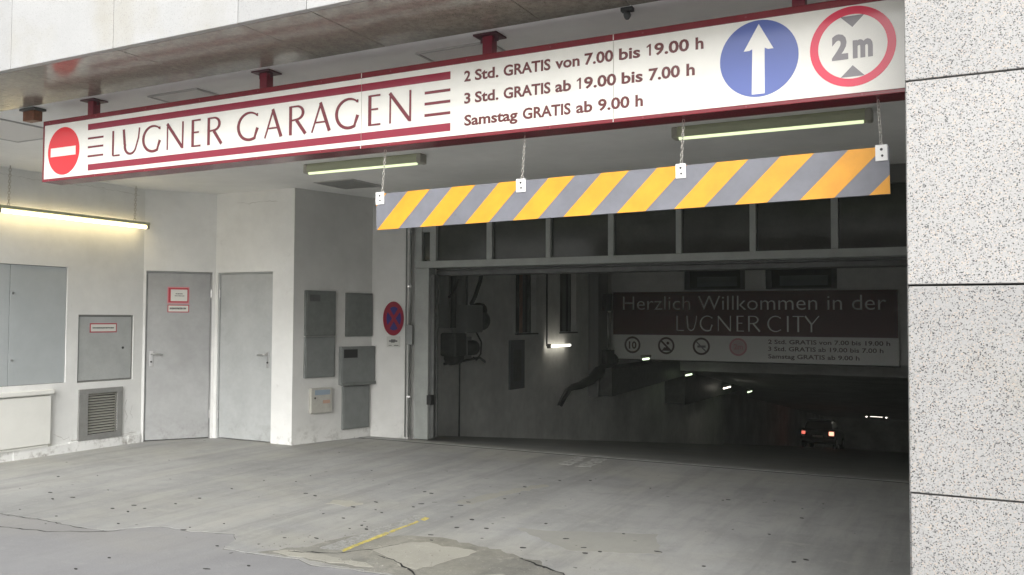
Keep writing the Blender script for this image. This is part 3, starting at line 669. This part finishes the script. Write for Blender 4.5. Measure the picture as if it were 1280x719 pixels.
wall('tunnel_wall', (-8.6, 31.0), (-8.6, 75), -9.2, 0, 0.3, [], plaster_in, 'unlit far part of the left tunnel wall beside the car')
wall('tunnel_wall', (1.3, 75), (1.3, 9.55), -9.2, CZ, 0.3, [], plaster_in, 'right wall of the ramp tunnel hidden behind the pillar')
wall('tunnel_wall', (-8.9, 62), (1.6, 62), -9.2, -4.0, 0.3, [], plaster_in, 'dark end wall at the bottom of the ramp')
wall('tunnel_wall', (-8.0, 9.50), (-6.27, 9.50), -.6, CZ, 0.15, [], plaster_back, 'short return wall behind the left gate post')
wall('tunnel_wall', (.5, 9.50), (1.6, 9.50), -.6, CZ, 0.15, [], plaster_back, 'short return wall behind the right gate post')
BH = wall('bulkhead_wall', (-8.0, 20.1), (1.6, 20.1), .575, CZ, .2, [(2.10, 3.52, 2.2, 2.66), (3.97, 5.49, 2.2, 2.66)], mat('bulkhead_plaster', (.80, .80, .78), .9, noise=.12, nscale=1), 'pale bulkhead wall above the ramp carrying the welcome sign')
for k, (a, b, la) in enumerate(((2.10, 3.52, 'left of the two low dark windows above the welcome sign'), (3.97, 5.49, 'right of the two low dark windows above the welcome sign, with a pale strip inside'))):
    o = on_wall(BH, 'high_window', a, 2.2, .05); tag(o, la, 'window')
    MB().box(0.002, b - a - .002, .05, .06, .0, .458).build('pane', glass_m, o)
    MB().box(.30, b - a - .20, .02, .03, .08, .30).build('inner_blind', mat('dull_green_panel', (.10, .13, .125), .6), o)
    MB().box(.001, b - a - .001, 0, .02, .0, .03).box(.001, .12, 0, .04, .03, .458).box(b - a - .12, b - a - .001, 0, .04, .03, .458).build('window_frame', dark_m, o)

# haunched beams along the left wall
t = empty('ceiling_beam', (XW, 18.7, 0)); tag(t, 'dark deep concrete beam along the left of the ramp below the welcome sign', 'beam')
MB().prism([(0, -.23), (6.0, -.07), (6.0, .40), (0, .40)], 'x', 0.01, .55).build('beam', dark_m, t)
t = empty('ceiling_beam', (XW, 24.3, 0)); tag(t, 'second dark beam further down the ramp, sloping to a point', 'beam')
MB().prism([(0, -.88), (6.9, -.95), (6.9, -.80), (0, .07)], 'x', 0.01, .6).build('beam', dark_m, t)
t = empty('wall_pier', (XW, 18.6, -1.4)); tag(t, 'dark vertical pier with a shiny pipe, left of the welcome sign', 'pier')
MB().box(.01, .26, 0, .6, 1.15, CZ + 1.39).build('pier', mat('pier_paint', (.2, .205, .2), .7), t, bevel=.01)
MB().tube([(.36, .35, 2.25), (.36, .35, 3.05)], .025, 10).build('pipe', steel_m, t, smooth=True)
MB().box(.30, .42, .1, .6, 1.9, 2.2).box(.3, .4, .15, .5, 3.1, 3.5).build('bracket', black_m, t)
t = empty('wall_panel', (XW, 14.7, .17)); tag(t, 'narrow dark grey panel on the ramp wall below the first window', 'panel')
MB().box(.005, .05, 0, .6, 0, .93).build('panel', mat('tunnel_panel_paint', (.10, .105, .115), .5), t, bevel=.004)
MB().box(.05, .056, .12, .45, .15, .75).build('panel_inset', dark_m, t)
# tube lamp on the ramp wall with its drop rod
t = empty('tunnel_lamp', (XW + .12, 16.3, .95)); tag(t, 'bright white tube lamp on the ramp wall between the two windows', 'lamp')
MB().tube([(0, 0, 0), (0, 1.02, 0)], .026, 10).build('lamp_tube', tube_in, t, smooth=True)
MB().box(-.04, .03, -.06, 0, -.04, .05).build('lamp_end', lamp_end, t)
MB().tube([(-.06, -.02, .0), (-.06, -.02, 2.09)], .018, 8).build('drop_rod', dark_m, t, smooth=True)
# hooked black hose arm
t = empty('bent_pipe', (XW + .25, 16.5, -.05)); tag(t, 'dark bent pipe ending in an open loop against the ramp wall', 'pipe')
pa = [(0.0, 3.0, .62), (0.0, 2.3, .42), (0, 1.7, .22), (0, 1.1, .13), (0, .7, .12), (0, .35, .06), (0, .05, -.12), (0, -.05, -.20), (0, .08, -.22), (0, .32, -.06), (0, .52, .04)]
MB().tube(pa, [.16, .14, .11, .085, .07, .045, .03, .03, .03, .03, .03], 10).build('pipe', cable_m, t, smooth=True)
# cluster of motors and cables hanging at the left near the gate
t = empty('shutter_motor', (XW + .12, 12.2, .85)); tag(t, 'cluster of dark motor housings and cables on the wall inside the gate', 'motor')
gm = mat('motor_grey', (.26, .27, .26), .45)
MB().box(-.1, .22, .40, .92, .42, .88).build('gear_box', gm, t, bevel=.02)
MB().tube([(.06, .92, .62), (.06, 1.16, .62)], [.20, .17], 16).build('motor_body', mat('motor_black', (.045, .047, .047), .5), t, smooth=True)
MB().tube([(.05, 1.0, .80), (.05, 1.14, .80)], .13, 12).build('motor_cap', black_m, t, smooth=True)
MB().box(-.1, .2, .05, .42, .04, .42).build('control_box', dark_m, t, bevel=.03)
MB().tube([(.05, .14, .02), (.05, .36, .02)], .13, 14).build('lower_motor', MATS['motor_black'], t, smooth=True)
MB().tube([(.08, .62, .16), (.08, .84, .16)], .13, 12).build('lower_motor', MATS['motor_black'], t, smooth=True)
MB().box(-.08, .1, .45, .75, -.02, .35).build('bracket', gm, t, bevel=.01)
for y0, r, zt in ((.02, .09, 1.9), (.30, .05, 2.0), (.50, .10, 1.9), (.66, .06, 2.0)):
    MB().tube([(.0, y0, .5), (.0, y0, zt)], r, 12).build('pipe', gm if r > .06 else dark_m, t, smooth=True)
MB().tube([(.1, .72, .9), (.1, .86, 1.05), (.1, 1.02, 1.3), (.1, 1.12, 1.6), (.1, 1.14, 2.0)], .035, 8).build('cable', cable_m, t, smooth=True)
MB().tube([(.1, .0, 1.0), (.1, .2, 1.15), (.1, .3, 1.3)], .02, 8).build('cable', cable_m, t, smooth=True)
MB().tube([(.1, .9, .42), (.1, 1.08, .25), (.1, 1.06, .05), (.1, .9, -.06), (.1, .8, .0)], .014, 8).build('cable', cable_m, t, smooth=True)
MB().tube([(.05, -.05, -.08), (.05, .6, -.05), (.05, 1.1, -.02), (.05, 1.3, -.10), (.05, 1.2, -.06)], .022, 8).build('wall_rail', dark_m, t, smooth=True)
MB().tube([(-.06, .62, 0), (-.06, .62, -1.35)], .014, 8).build('conduit', dark_m, t, smooth=True)
# cable duct and skirting
# lamps further down
def small_lamp(x, y, z, L_, mt, label, rz=PI / 2):
    o = empty('tunnel_lamp', (x, y, z), rz); tag(o, label, 'lamp', 'lamps down the tunnel')
    MB().box(-L_ / 2, L_ / 2, -.05, .05, .035, .09).build('lamp_housing', lamp_end, o)
    MB().tube([(-L_ / 2 + .03, 0, 0), (L_ / 2 - .03, 0, 0)], .024, 8).build('lamp_tube', mt, o, smooth=True)
small_lamp(-6.45, 19.0, .62, .45, tube_green, 'tiny lit lamp just under the left end of the welcome sign')
small_lamp(-6.82, 23.7, .0, .6, tube_green, 'faint greenish lamp down the ramp, second from the left')
small_lamp(-6.77, 27.8, -.62, .9, tube_in, 'small white lamp down the ramp, third from the left')
small_lamp(-6.48, 29.7, -.87, .6, tube_green, 'small white lamp down the ramp, fourth from the left')
small_lamp(-4.95, 57, -4.22, .75, tube_in, 'distant horizontal tube lamp at the far right of the tunnel', 0)
far = empty('tunnel_lamp', (-4.95, 57, -4.22)); tag(far, 'pair of small bright points at the ends of the distant tube lamp', 'lamp', 'lamps down the tunnel')
for dx in (-.55, .55): MB().box(dx - .04, dx + .04, -.04, .04, -.06, .06).build('lamp_end', tube_in, far)

# welcome sign
t = empty('welcome_sign', (-7.60, 19.93, .57)); tag(t, 'maroon and white hanging sign reading Herzlich Willkommen in der Lugner City', 'sign')
def ax(x): return x + 7.60
def az(z): return z - .57
MB().box(0, 6.32, 0, .14, 0, 1.60).build('sign_box', wht_in, t, bevel=.004)
MB().box(.012, 6.308, -.004, 0, .578, 1.588).build('maroon_panel', mar_in, t)
MB().box(.012, 6.308, -.004, 0, .012, .572).build('white_panel', wht_in, t)
MB().box(-.02, 6.34, -.01, .15, -.03, -.002).build('bottom_rail', dark_m, t)
text_obj('lettering', 'Herzlich Willkommen in der', ax(-7.34), ax(-1.52), az(1.735), .345, -.004, txt_in, t, bold=-.008)
xs0, xs1 = -6.02, -2.86
lay = [('L', 0, .055), ('U', .075, .15), ('G', .175, .27), ('N', .30, .40), ('E', .44, .49), ('R', .517, .605), ('C', .655, .75), ('I', .775, .81), ('T', .825, .90), ('Y', .905, 1.0)]
for ch, a, b in lay:
    gm_ = MB(); glyph(gm_, ch, ax(xs0 + (xs1 - xs0) * a), ax(xs0 + (xs1 - xs0) * b), az(1.25), az(1.60), -.004); gm_.build('letter', txt_in, t)
for s_, x1_, zb in (('2 Std. GRATIS von 7.00 bis 19.00 h', -1.45, .985), ('3 Std. GRATIS ab 19.00 bis 7.00 h', -1.58, .83), ('Samstag GRATIS ab 9.00 h', -2.05, .665)):
    text_obj('lettering', s_, ax(-3.94), ax(x1_), az(zb), .095, -.004, txt_dk, t, bold=.016)
def icon(cx, cz_, kind):
    i = MB().ring(ax(cx), az(cz_), .155, .20, -.004, .004, 40).build('prohibition_mark' if kind != 'two' else 'height_mark', txt_dk if kind != 'two' else pink_in, t)
    if kind == 'ten': text_obj('number', '10', ax(cx) - .09, ax(cx) + .10, az(cz_) - .085, .17, -.004, txt_dk, i, bold=.03)
    if kind == 'smoke':
        m_ = MB().prism([(ax(cx) - .14, az(cz_) + .10), (ax(cx) - .11, az(cz_) + .13), (ax(cx) + .13, az(cz_) - .11), (ax(cx) + .10, az(cz_) - .14)], 'y', -.008, -.004)
        m_.prism([(ax(cx) - .11, az(cz_) - .12), (ax(cx) + .11, az(cz_) - .12), (ax(cx) + .05, az(cz_) - .04), (ax(cx) - .05, az(cz_) - .04)], 'y', -.010, -.0041)
        m_.disc(ax(cx) + .04, az(cz_) + .06, .035, -.004, .003, 16); m_.build('symbol', txt_dk, i)
    if kind == 'bar':
        m_ = MB().prism([(ax(cx) - .14, az(cz_) + .11), (ax(cx) - .12, az(cz_) + .13), (ax(cx) + .13, az(cz_) - .12), (ax(cx) + .11, az(cz_) - .14)], 'y', -.008, -.004)
        m_.box(ax(cx) - .09, ax(cx) + .10, -.006, -.0041, az(cz_) - .03, az(cz_) + .02); m_.build('symbol', greyf_m, i)
    if kind == 'two':
        MB().disc(ax(cx), az(cz_), .150, -.004, .001, 30).build('disc', mat('inner_pale_pink', (.62, .50, .50), .4), i)
        text_obj('number', '2m', ax(cx) - .10, ax(cx) + .11, az(cz_) - .05, .12, -.006, pink_in, i, bold=.03)
icon(-7.10, .905, 'ten'); icon(-6.27, .90, 'smoke'); icon(-5.44, .90, 'bar'); icon(-4.60, .90, 'two')

# dark hatchback with lit tail lamps, descending the ramp
zc = -SL * (45.6 - 9.16)
t = empty('parked_car', (-7.02, 50.0, -SL * (50.0 - 9.16))); t.rotation_euler = (-math.atan(SL), 0, 0)
tag(t, 'dark car with glowing rear lights far down the ramp', 'car')
def prof(mb, pts, x0, x1, taper=0.0):
    n = len(pts); b = len(mb.v)
    for X, s_ in ((x0, -1), (x1, 1)):
        for (y, z) in pts: mb.v.append((X - s_ * taper * max(0, z - .85), y, z))
    mb.f.append(tuple(b + i for i in range(n))); mb.f.append(tuple(b + n + i for i in range(n))[::-1])
    for i in range(n):
        j = (i + 1) % n; mb.f.append((b + i, b + j, b + n + j, b + n + i))
    return mb
body = [(-1.95, .35), (-2.0, .55), (-1.97, .85), (-1.80, 1.0), (1.0, .98), (1.75, .85), (2.0, .65), (2.02, .35), (1.7, .22), (-1.7, .22)]
prof(MB(), body, -.84, .84).build('body', car_m, t, bevel=.05)
prof(MB(), [(-1.78, .99), (-1.45, 1.38), (-.9, 1.47), (.1, 1.45), (.95, .98)], -.74, .74, .25).build('cabin', cglass_m, t, bevel=.04)
prof(MB(), [(-1.40, 1.42), (-.9, 1.50), (.1, 1.48), (.15, 1.45), (-.9, 1.46), (-1.4, 1.39)], -.60, .60).build('roof', car_m, t)
for sx in (-1, 1):
    for y in (-1.3, 1.3):
        wh = MB().tube([(sx * .70, y, .31), (sx * .87, y, .31)], .31, 20).build('wheel', tyre_m, t)
        MB().tube([(sx * .872, y, .31), (sx * .88, y, .31)], .19, 16).build('rim', steel_m, wh)
MB().box(-.80, -.62, -2.03, -1.95, .68, .84).build('tail_lamp', tail_m, t, bevel=.02)
MB().box(.56, .80, -2.03, -1.95, .66, .86).build('tail_lamp', tail2_m, t, bevel=.02)
MB().box(-.26, .26, -2.02, -1.99, .55, .66).build('number_plate', whitef_m, t)
MB().box(-.86, .86, -2.05, -1.95, .34, .50).build('bumper', dark_m, t, bevel=.02)

# ================================================================== GRANITE FACADE
def slab_row(parent, xs, z0, z1, y0, y1, mt, name='granite_slab', gap=.004, bevel=.003):
    for a, b in zip(xs[:-1], xs[1:]):
        MB().box(a + gap / 2, b - gap / 2, y0, y1, z0 + gap / 2, z1 - gap / 2).build(name, mt, parent, bevel=bevel)
t = empty('granite_pillar', (0, 0, 0)); tag(t, 'speckled grey granite pillar at the right edge of the entrance', 'pillar')
for i, (a, b) in enumerate(((-.02, .17), (.17, .900), (.900, 1.626), (1.626, 2.352), (2.352, 3.079), (3.079, 3.80))):
    dx = -.0 if i != 2 else .004
    slab_row(t, [-.191 + (.004 if b <= .91 else 0), .76, 1.7], a, b, 3.39 + (.002 if i == 2 else 0), 3.43, granite, gap=.007 if abs(a - 1.626) < .01 or abs(b - 1.626) < .01 else .004)
MB().box(-.186, 1.69, 3.431, 4.05, 0, 3.8).build('pillar_core', joint_m, t)
MB().box(-.192, -.187, 3.434, 4.04, .0, 3.04).build('granite_slab', granite, t)
t = empty('facade_cladding', (0, 0, 0)); tag(t, 'pale granite panels of the fascia above the garage entrance', 'facade')
xsf = [-10.0, -9.2, -8.22, -7.25, -6.27, -5.304, -4.36, -3.393, -2.93, -1.95, -1.46, -.51]
slab_row(t, xsf, 3.046, 4.25, 3.39, 3.43, granite_w)
slab_row(t, xsf, 4.25, 5.4, 3.39, 3.43, granite_w)
MB().box(-10, -.2, 3.431, 4.05, 3.095, 5.4).build('fascia_core', joint_m, t)
slab_row(t, [-.51, -.193], 3.81, 5.4, 3.39, 3.43, granite_w)
slab_row(t, [-.193, .76, 1.7], 3.81, 5.4, 3.39, 3.43, granite_w)
t = empty('canopy_soffit', (0, 0, 0)); tag(t, 'polished brown granite soffit slabs under the fascia, mirroring the sign', 'soffit')
for a, b in zip(xsf[:-1] + [-.51], xsf[1:] + [-.195]):
    MB().box(a + .002, b - .002, 3.432, 4.068, 3.048, 3.09).build('soffit_slab', soffit_m, t, bevel=.0015)
# building mass above and beside
t = empty('office_building', (0, 0, 0)); tag(t, 'pale building body over the garage entrance', 'building')
MB().box(-30, 20, 3.42, 20, 5.42, 16).build('upper_storeys', granite_w, t)
MB().box(-30, 20, 4.06, 9.0, 3.36, 5.41).build('floor_structure', joint_m, t)
MB().box(-30, -10.01, 3.42, 9.3, -.01, 5.41).build('side_wing', granite_w, t)
MB().box(1.72, 20, 3.42, 9.3, -.01, 5.41).build('side_wing', granite_w, t)
MB().box(-10.0, -8.86, 3.40, 3.44, -.01, 3.04).build('side_wing', granite_w, t)

# ================================================================== MAIN SIGN
SX, SY, SZ = -5.975, 4.08, 2.478
t = empty('garage_sign', (SX, SY, SZ)); tag(t, 'long white lightbox sign with maroon frame reading Lugner Garagen above the entrance', 'sign')
XE = .36
def X(x): return x - SX
def Z(z): return z - SZ
fr_ = MB().box(0, XE - SX, -.004, .150, 0, .020).box(0, XE - SX, -.004, .150, .412, .445).box(0, .014, -.004, .150, .020, .412).box(XE - SX - .014, XE - SX, -.004, .150, .020, .412)
fr_.build('sign_frame', maroon_m, t, bevel=.003)
MB().box(.014, XE - SX - .014, .02, .14, .0205, .4115).build('sign_body', maroon_d, t)
for a, b in ((-5.960, -3.106), (-3.103, -1.555), (-1.552, XE - .015)):
    MB().box(X(a), X(b), 0.0, .02, .0205, .4115).build('sign_panel', face_m, t)
def flat(name, mb, mt): return mb.build(name, mt, t)
for (a, b, c, d) in ((-5.486, -2.503, 2.813, 2.856), (-5.479, -2.501, 2.527, 2.571)):
    flat('stripe', MB().box(X(a), X(-3.106), -.0012, 0, Z(c), Z(d)), bar_m); flat('stripe', MB().box(X(-3.103), X(b), -.0012, 0, Z(c), Z(d)), bar_m)
for z in (2.754, 2.692, 2.628):
    flat('dash', MB().box(X(-5.484), X(-5.322), -.0012, 0, Z(z) - .007, Z(z) + .007), letter_m)
    flat('dash', MB().box(X(-2.670), X(-2.503), -.0012, 0, Z(z) - .008, Z(z) + .008), letter_m)
GX = [('L', -5.226, -5.15), ('U', -5.12, -4.956), ('G', -4.926, -4.75), ('N', -4.704, -4.541), ('E', -4.466, -4.385), ('R', -4.33, -4.198), ('G', -4.066, -3.888), ('A', -3.844, -3.702), ('R', -3.649, -3.512), ('A', -3.474, -3.329), ('G', -3.29, -3.118), ('E', -3.052, -2.967), ('N', -2.914, -2.757)]
for ch, a, b in GX:
    mb = MB(); glyph(mb, ch, X(a), X(b), Z(2.606), Z(2.783), 0.0, 1.12, .003); flat('letter', mb, letter_m)
def word_line(words, zb, cap, parent, conv, y, mt, bold, dz=0.0):
    for wd, a, b in words:
        a, b = conv(a), conv(b)
        if wd[0] == '1':
            k = (b - a) / 5.0; x0 = a; cw = cap
            MB().prism([(x0 + .30 * k, zb), (x0 + .52 * k, zb), (x0 + .52 * k, zb + cw), (x0 + .36 * k, zb + cw), (x0, zb + cw * .80), (x0, zb + cw * .68), (x0 + .30 * k, zb + cw * .80)], 'y', y - .0018, y).build('numeral', mt, parent)
            text_obj('lettering', wd[1:], a + .92 * k, b, zb, cap, y, mt, parent, bold=bold)
        else: text_obj('lettering', wd, a, b, zb, cap, y, mt, parent, bold=bold)
def px_line(y0, sl):       # photo columns along one text line, measured on the sign face
    def f(u):
        t_ = (u / 3.765); px = 560 + t_
        dx, dy = px - 640, (y0 - sl * t_) - 359.5
        d = [Rw[i][0] * dx + Rw[i][1] * dy + Rw[i][2] * 1099 for i in range(3)]
        return X(d[0] / d[1] * SY)
    return f
L1 = px_line(100, .13)
word_line([('2', 77, 107), ('Std.', 127, 238), ('GRATIS', 262, 483), ('von', 505, 620), ('7.00', 643, 778), ('bis', 805, 905), ('19.00', 935, 1135), ('h', 1165, 1203)], Z(2.789), .058, t, L1, 0, text_m, .028)
L2 = px_line(128, .13)
word_line([('3', 77, 106), ('Std.', 127, 238), ('GRATIS', 262, 483), ('ab', 505, 580), ('19.00', 607, 792), ('bis', 817, 917), ('7.00', 945, 1092), ('h', 1122, 1162)], Z(2.668), .058, t, L2, 0, text_m, .028)
L3 = px_line(155, .13)
word_line([('Samstag', 77, 328), ('GRATIS', 352, 578), ('ab', 603, 680), ('9.00', 706, 855), ('h', 882, 918)], Z(2.547), .058, t, L3, 0, text_m, .028)
# no entry
ne = MB().disc(X(-5.745), Z(2.689), .172, 0, .0015, 56).build('no_entry_symbol', red_m, t)
MB().box(X(-5.884), X(-5.612), -.003, -.0015, Z(2.653), Z(2.716)).build('white_bar', whitef_m, ne)
# arrow
ar = MB().disc(X(-.843), Z(2.706), .178, 0, .0015, 56).build('arrow_symbol', blue_m, t)
pts = [(-.841, 2.866), (-.910, 2.746), (-.885, 2.746), (-.871, 2.752), (-.874, 2.541), (-.816, 2.541), (-.815, 2.752), (-.800, 2.744), (-.775, 2.744)]
MB().prism([(X(a), Z(b)) for a, b in pts], 'y', -.003, -.0015).build('arrow', whitef_m, ar)
# 2 m limit
rg = MB().ring(X(-.438), Z(2.706), .143, .178, 0, .0015).build('height_limit_symbol', ring_m, t)
text_obj('number', '2', X(-.523), X(-.455), Z(2.658), .108, 0, greyf_m, rg, bold=.045)
text_obj('number', 'm', X(-.436), X(-.354), Z(2.658), .108, 0, greyf_m, rg, bold=.045)
for pp in ([(-.487, 2.842), (-.388, 2.842), (-.437, 2.792)], [(-.487, 2.572), (-.388, 2.572), (-.437, 2.622)]):
    MB().prism([(X(a), Z(b)) for a, b in pp], 'y', -.0012, 0).build('triangle', greyf_m, rg)
for jx in (-3.104, -1.553):
    MB().box(X(jx) - .002, X(jx) + .002, -.0055, -.0042, .002, .018).box(X(jx) - .002, X(jx) + .002, -.0055, -.0042, .414, .443).build('frame_joint', cream_m, t)
for k in range(13):
    for zz in (.010, .428): MB().disc(X(-5.9 + k * .5), zz, .0045, -.0042, .0015, 8).build('screw', maroon_d, t)
# hanger posts with ceiling plates
pp0 = None
for px in (-5.534, -3.91, -2.303, -.673):
    if pp0 is None:
        o = MB().box(-.029, .029, .05, .11, .445, CZ - SZ - .012).build('hanger_post', maroon_d, t, bevel=.002)
        c = MB().box(-.072, .072, .02, .14, CZ - SZ - .012, CZ - SZ - .003).box(-.055, -.033, .074, .079, CZ - SZ - .04, CZ - SZ - .012).box(.033, .055, .074, .079, CZ - SZ - .04, CZ - SZ - .012).build('ceiling_plate', mat('dark_plate', (.08, .025, .035), .5), o)
        pp0 = (o, c)
    else:
        o = pp0[0].copy(); COL.objects.link(o); o.parent = t; c = pp0[1].copy(); COL.objects.link(c); c.parent = o
    o.location = (X(px), 0, 0)

# ================================================================== HEIGHT BOARD
BXL, BXR = -3.034, -.294
tilt = math.atan((2.055 - 2.012) / (BXR - BXL))
t = empty('height_limit_board', (BXL, 4.14, 2.011)); t.rotation_euler = (0, -tilt, 0)
tag(t, 'long grey board with yellow diagonal stripes hanging on chains under the sign', 'barrier board')
LB = BXR - BXL; HB = .209
MB().box(0, LB, 0, .012, 0, HB).build('board', board_m, t, bevel=.001)
for k in range(-1, 11):
    x0 = .007 + .2942 * k; x1 = x0 + .148
    P = [(x0, 0), (x1, 0), (x1 + .213, HB), (x0 + .213, HB)]
    def clip(P, s_, lim):
        out = []
        for i in range(len(P)):
            a, b = P[i], P[(i + 1) % len(P)]; ia = s_ * a[0] >= s_ * lim; ib = s_ * b[0] >= s_ * lim
            if ia: out.append(a)
            if ia != ib:
                q = (lim - a[0]) / (b[0] - a[0]); out.append((lim, a[1] + q * (b[1] - a[1])))
        return out
    P = clip(P, 1, .0005)
    if len(P) > 2: P = clip(P, -1, LB - .0005)
    if len(P) > 2: MB().prism(P, 'y', -.0012, 0).build('yellow_stripe', yellow_m, t)
for bx, w_ in ((-3.005, .058), (-2.093, .056), (-1.225, .05), (-.325, .05)):
    cx = bx - BXL
    b = MB().box(cx - w_ / 2, cx + w_ / 2, -.006, -.0014, HB - .062, HB + .006).box(cx - w_ / 2, cx + w_ / 2, -.006, .018, HB + .006, HB + .009).build('bracket', brk_m, t, bevel=.001)
    MB().disc(cx, HB - .012, .006, -.006, .003, 12).disc(cx + .003, HB - .04, .005, -.006, .004, 12).build('bolt', ink_m, b)
for bx, tz in ((-2.995, 2.222), (-2.09, 2.236), (-1.225, 2.25), (-.325, 2.263)):
    xs_ = bx + (.0 if bx > -2.9 else .02)
    tw = (bx + .02 - BXL, 2.482 + .0)
    # chain in board coordinates
    zt = 2.476 - 2.011 - (bx - BXL) * math.tan(tilt)
    chain((bx - BXL, .003, HB - .006), (bx - BXL + (.012 if bx < -1 else -.01), .02, zt), .0115, .0017, t)

# ================================================================== CEILING FITTINGS
def tube_lamp(x0, x1, y, label):
    t = empty('ceiling_tube_lamp', ((x0 + x1) / 2, y, 2.965), 0); tag(t, label, 'lamp')
    h = (x1 - x0) / 2
    MB().prism([(-.06, .0), (-.055, -.004), (-.035, .0), (.035, .0), (.055, -.004), (.06, .0), (.06, .05), (.04, .083), (-.04, .083), (-.06, .05)], 'x', -h + .05, h - .05).build('lamp_housing', lamp_housing, t)
    MB().box(-h, -h + .05, -.06, .06, -.012, .083).build('end_cap', lamp_end, t, bevel=.015)
    MB().box(h - .05, h, -.06, .06, -.012, .083).build('end_cap', lamp_end, t, bevel=.015)
    MB().tube([(-h + .06, -.028, -.006), (h - .06, -.028, -.006)], .018, 12).build('lamp_tube', tube_c, t, smooth=True)
    return t
tube_lamp(-5.93, -4.52, 6.90, 'ceiling tube lamp above the left end of the striped board')
tube_lamp(-2.10, -.60, 6.86, 'ceiling tube lamp above the right half of the striped board')
def hatch(x0, x1, y0, y1, label, mt, name='ceiling_hatch'):
    t = empty(name, (x0, y0, CZ)); tag(t, label, 'ceiling hatch'); w_, d = x1 - x0, y1 - y0
    MB().box(.018, w_ - .018, .018, d - .018, -.008, -.001).build('hatch_panel', mt, t, bevel=.001)
    MB().box(0, w_, 0, .014, -.012, -.001).box(0, w_, d - .014, d, -.012, -.001).box(0, .014, .014, d - .014, -.012, -.001).box(w_ - .014, w_, .014, d - .014, -.012, -.001).build('hatch_frame', hf, t)
    return t
hp = mat('hatch_panel_paint', (.66, .65, .63), .8); hf = mat('hatch_rim', (.45, .44, .43), .7)
hatch(-5.08, -4.60, 4.235, 4.74, 'square ceiling hatch seen over the sign above its lettering', hp)
hatch(-2.84, -2.35, 4.235, 4.74, 'square ceiling hatch beside the middle sign post', hp)
hatch(-7.45, -6.70, 4.17, 4.85, 'ceiling hatch at the far left beyond the sign end', hp)
hatch(-6.60, -6.05, 7.80, 8.38, 'grey ceiling vent panel behind the left tube lamp', grille_m, 'ceiling_vent')
t = empty('sensor_box', (-6.18, 4.13, 2.955)); tag(t, 'small rusty brown box hanging at the left edge of the soffit', 'box')
MB().box(-.065, .065, -.035, .035, 0, .075).build('box_body', rust_m, t, bevel=.004)
MB().box(-.085, .085, -.05, .05, .076, .092).build('mount_plate', dark_m, t)
t = empty('camera_dome', (-1.485, 4.09, CZ - .05)); tag(t, 'small black sensor fixed at the soffit edge above the sign text', 'sensor')
MB().tube([(0, 0, -.01), (0, 0, .0), (0, 0, .012), (0, 0, .03)], [.008, .016, .02, .014], 12).build('dome', cable_m, t, smooth=True)
MB().box(-.03, .03, -.015, .02, .03, .049).build('mount', cable_m, t)

# added veil volume around everything, lifts the blacks inside the garage
hz = bpy.data.materials.new('black_lift_volume'); hz.use_nodes = True; t_ = hz.node_tree; t_.nodes.clear()
ou = t_.nodes.new('ShaderNodeOutputMaterial'); pv = t_.nodes.new('ShaderNodeVolumePrincipled')
pv.inputs['Color'].default_value = (0.9, 0.95, 0.9, 1); pv.inputs['Density'].default_value = 0.0014
t_.links.new(pv.outputs[0], ou.inputs['Volume'])
stuff(MB().box(-62, 62, -62, 78, -11, 17.5).build('black_lift_veil', hz))
S.cycles.volume_bounces = 1
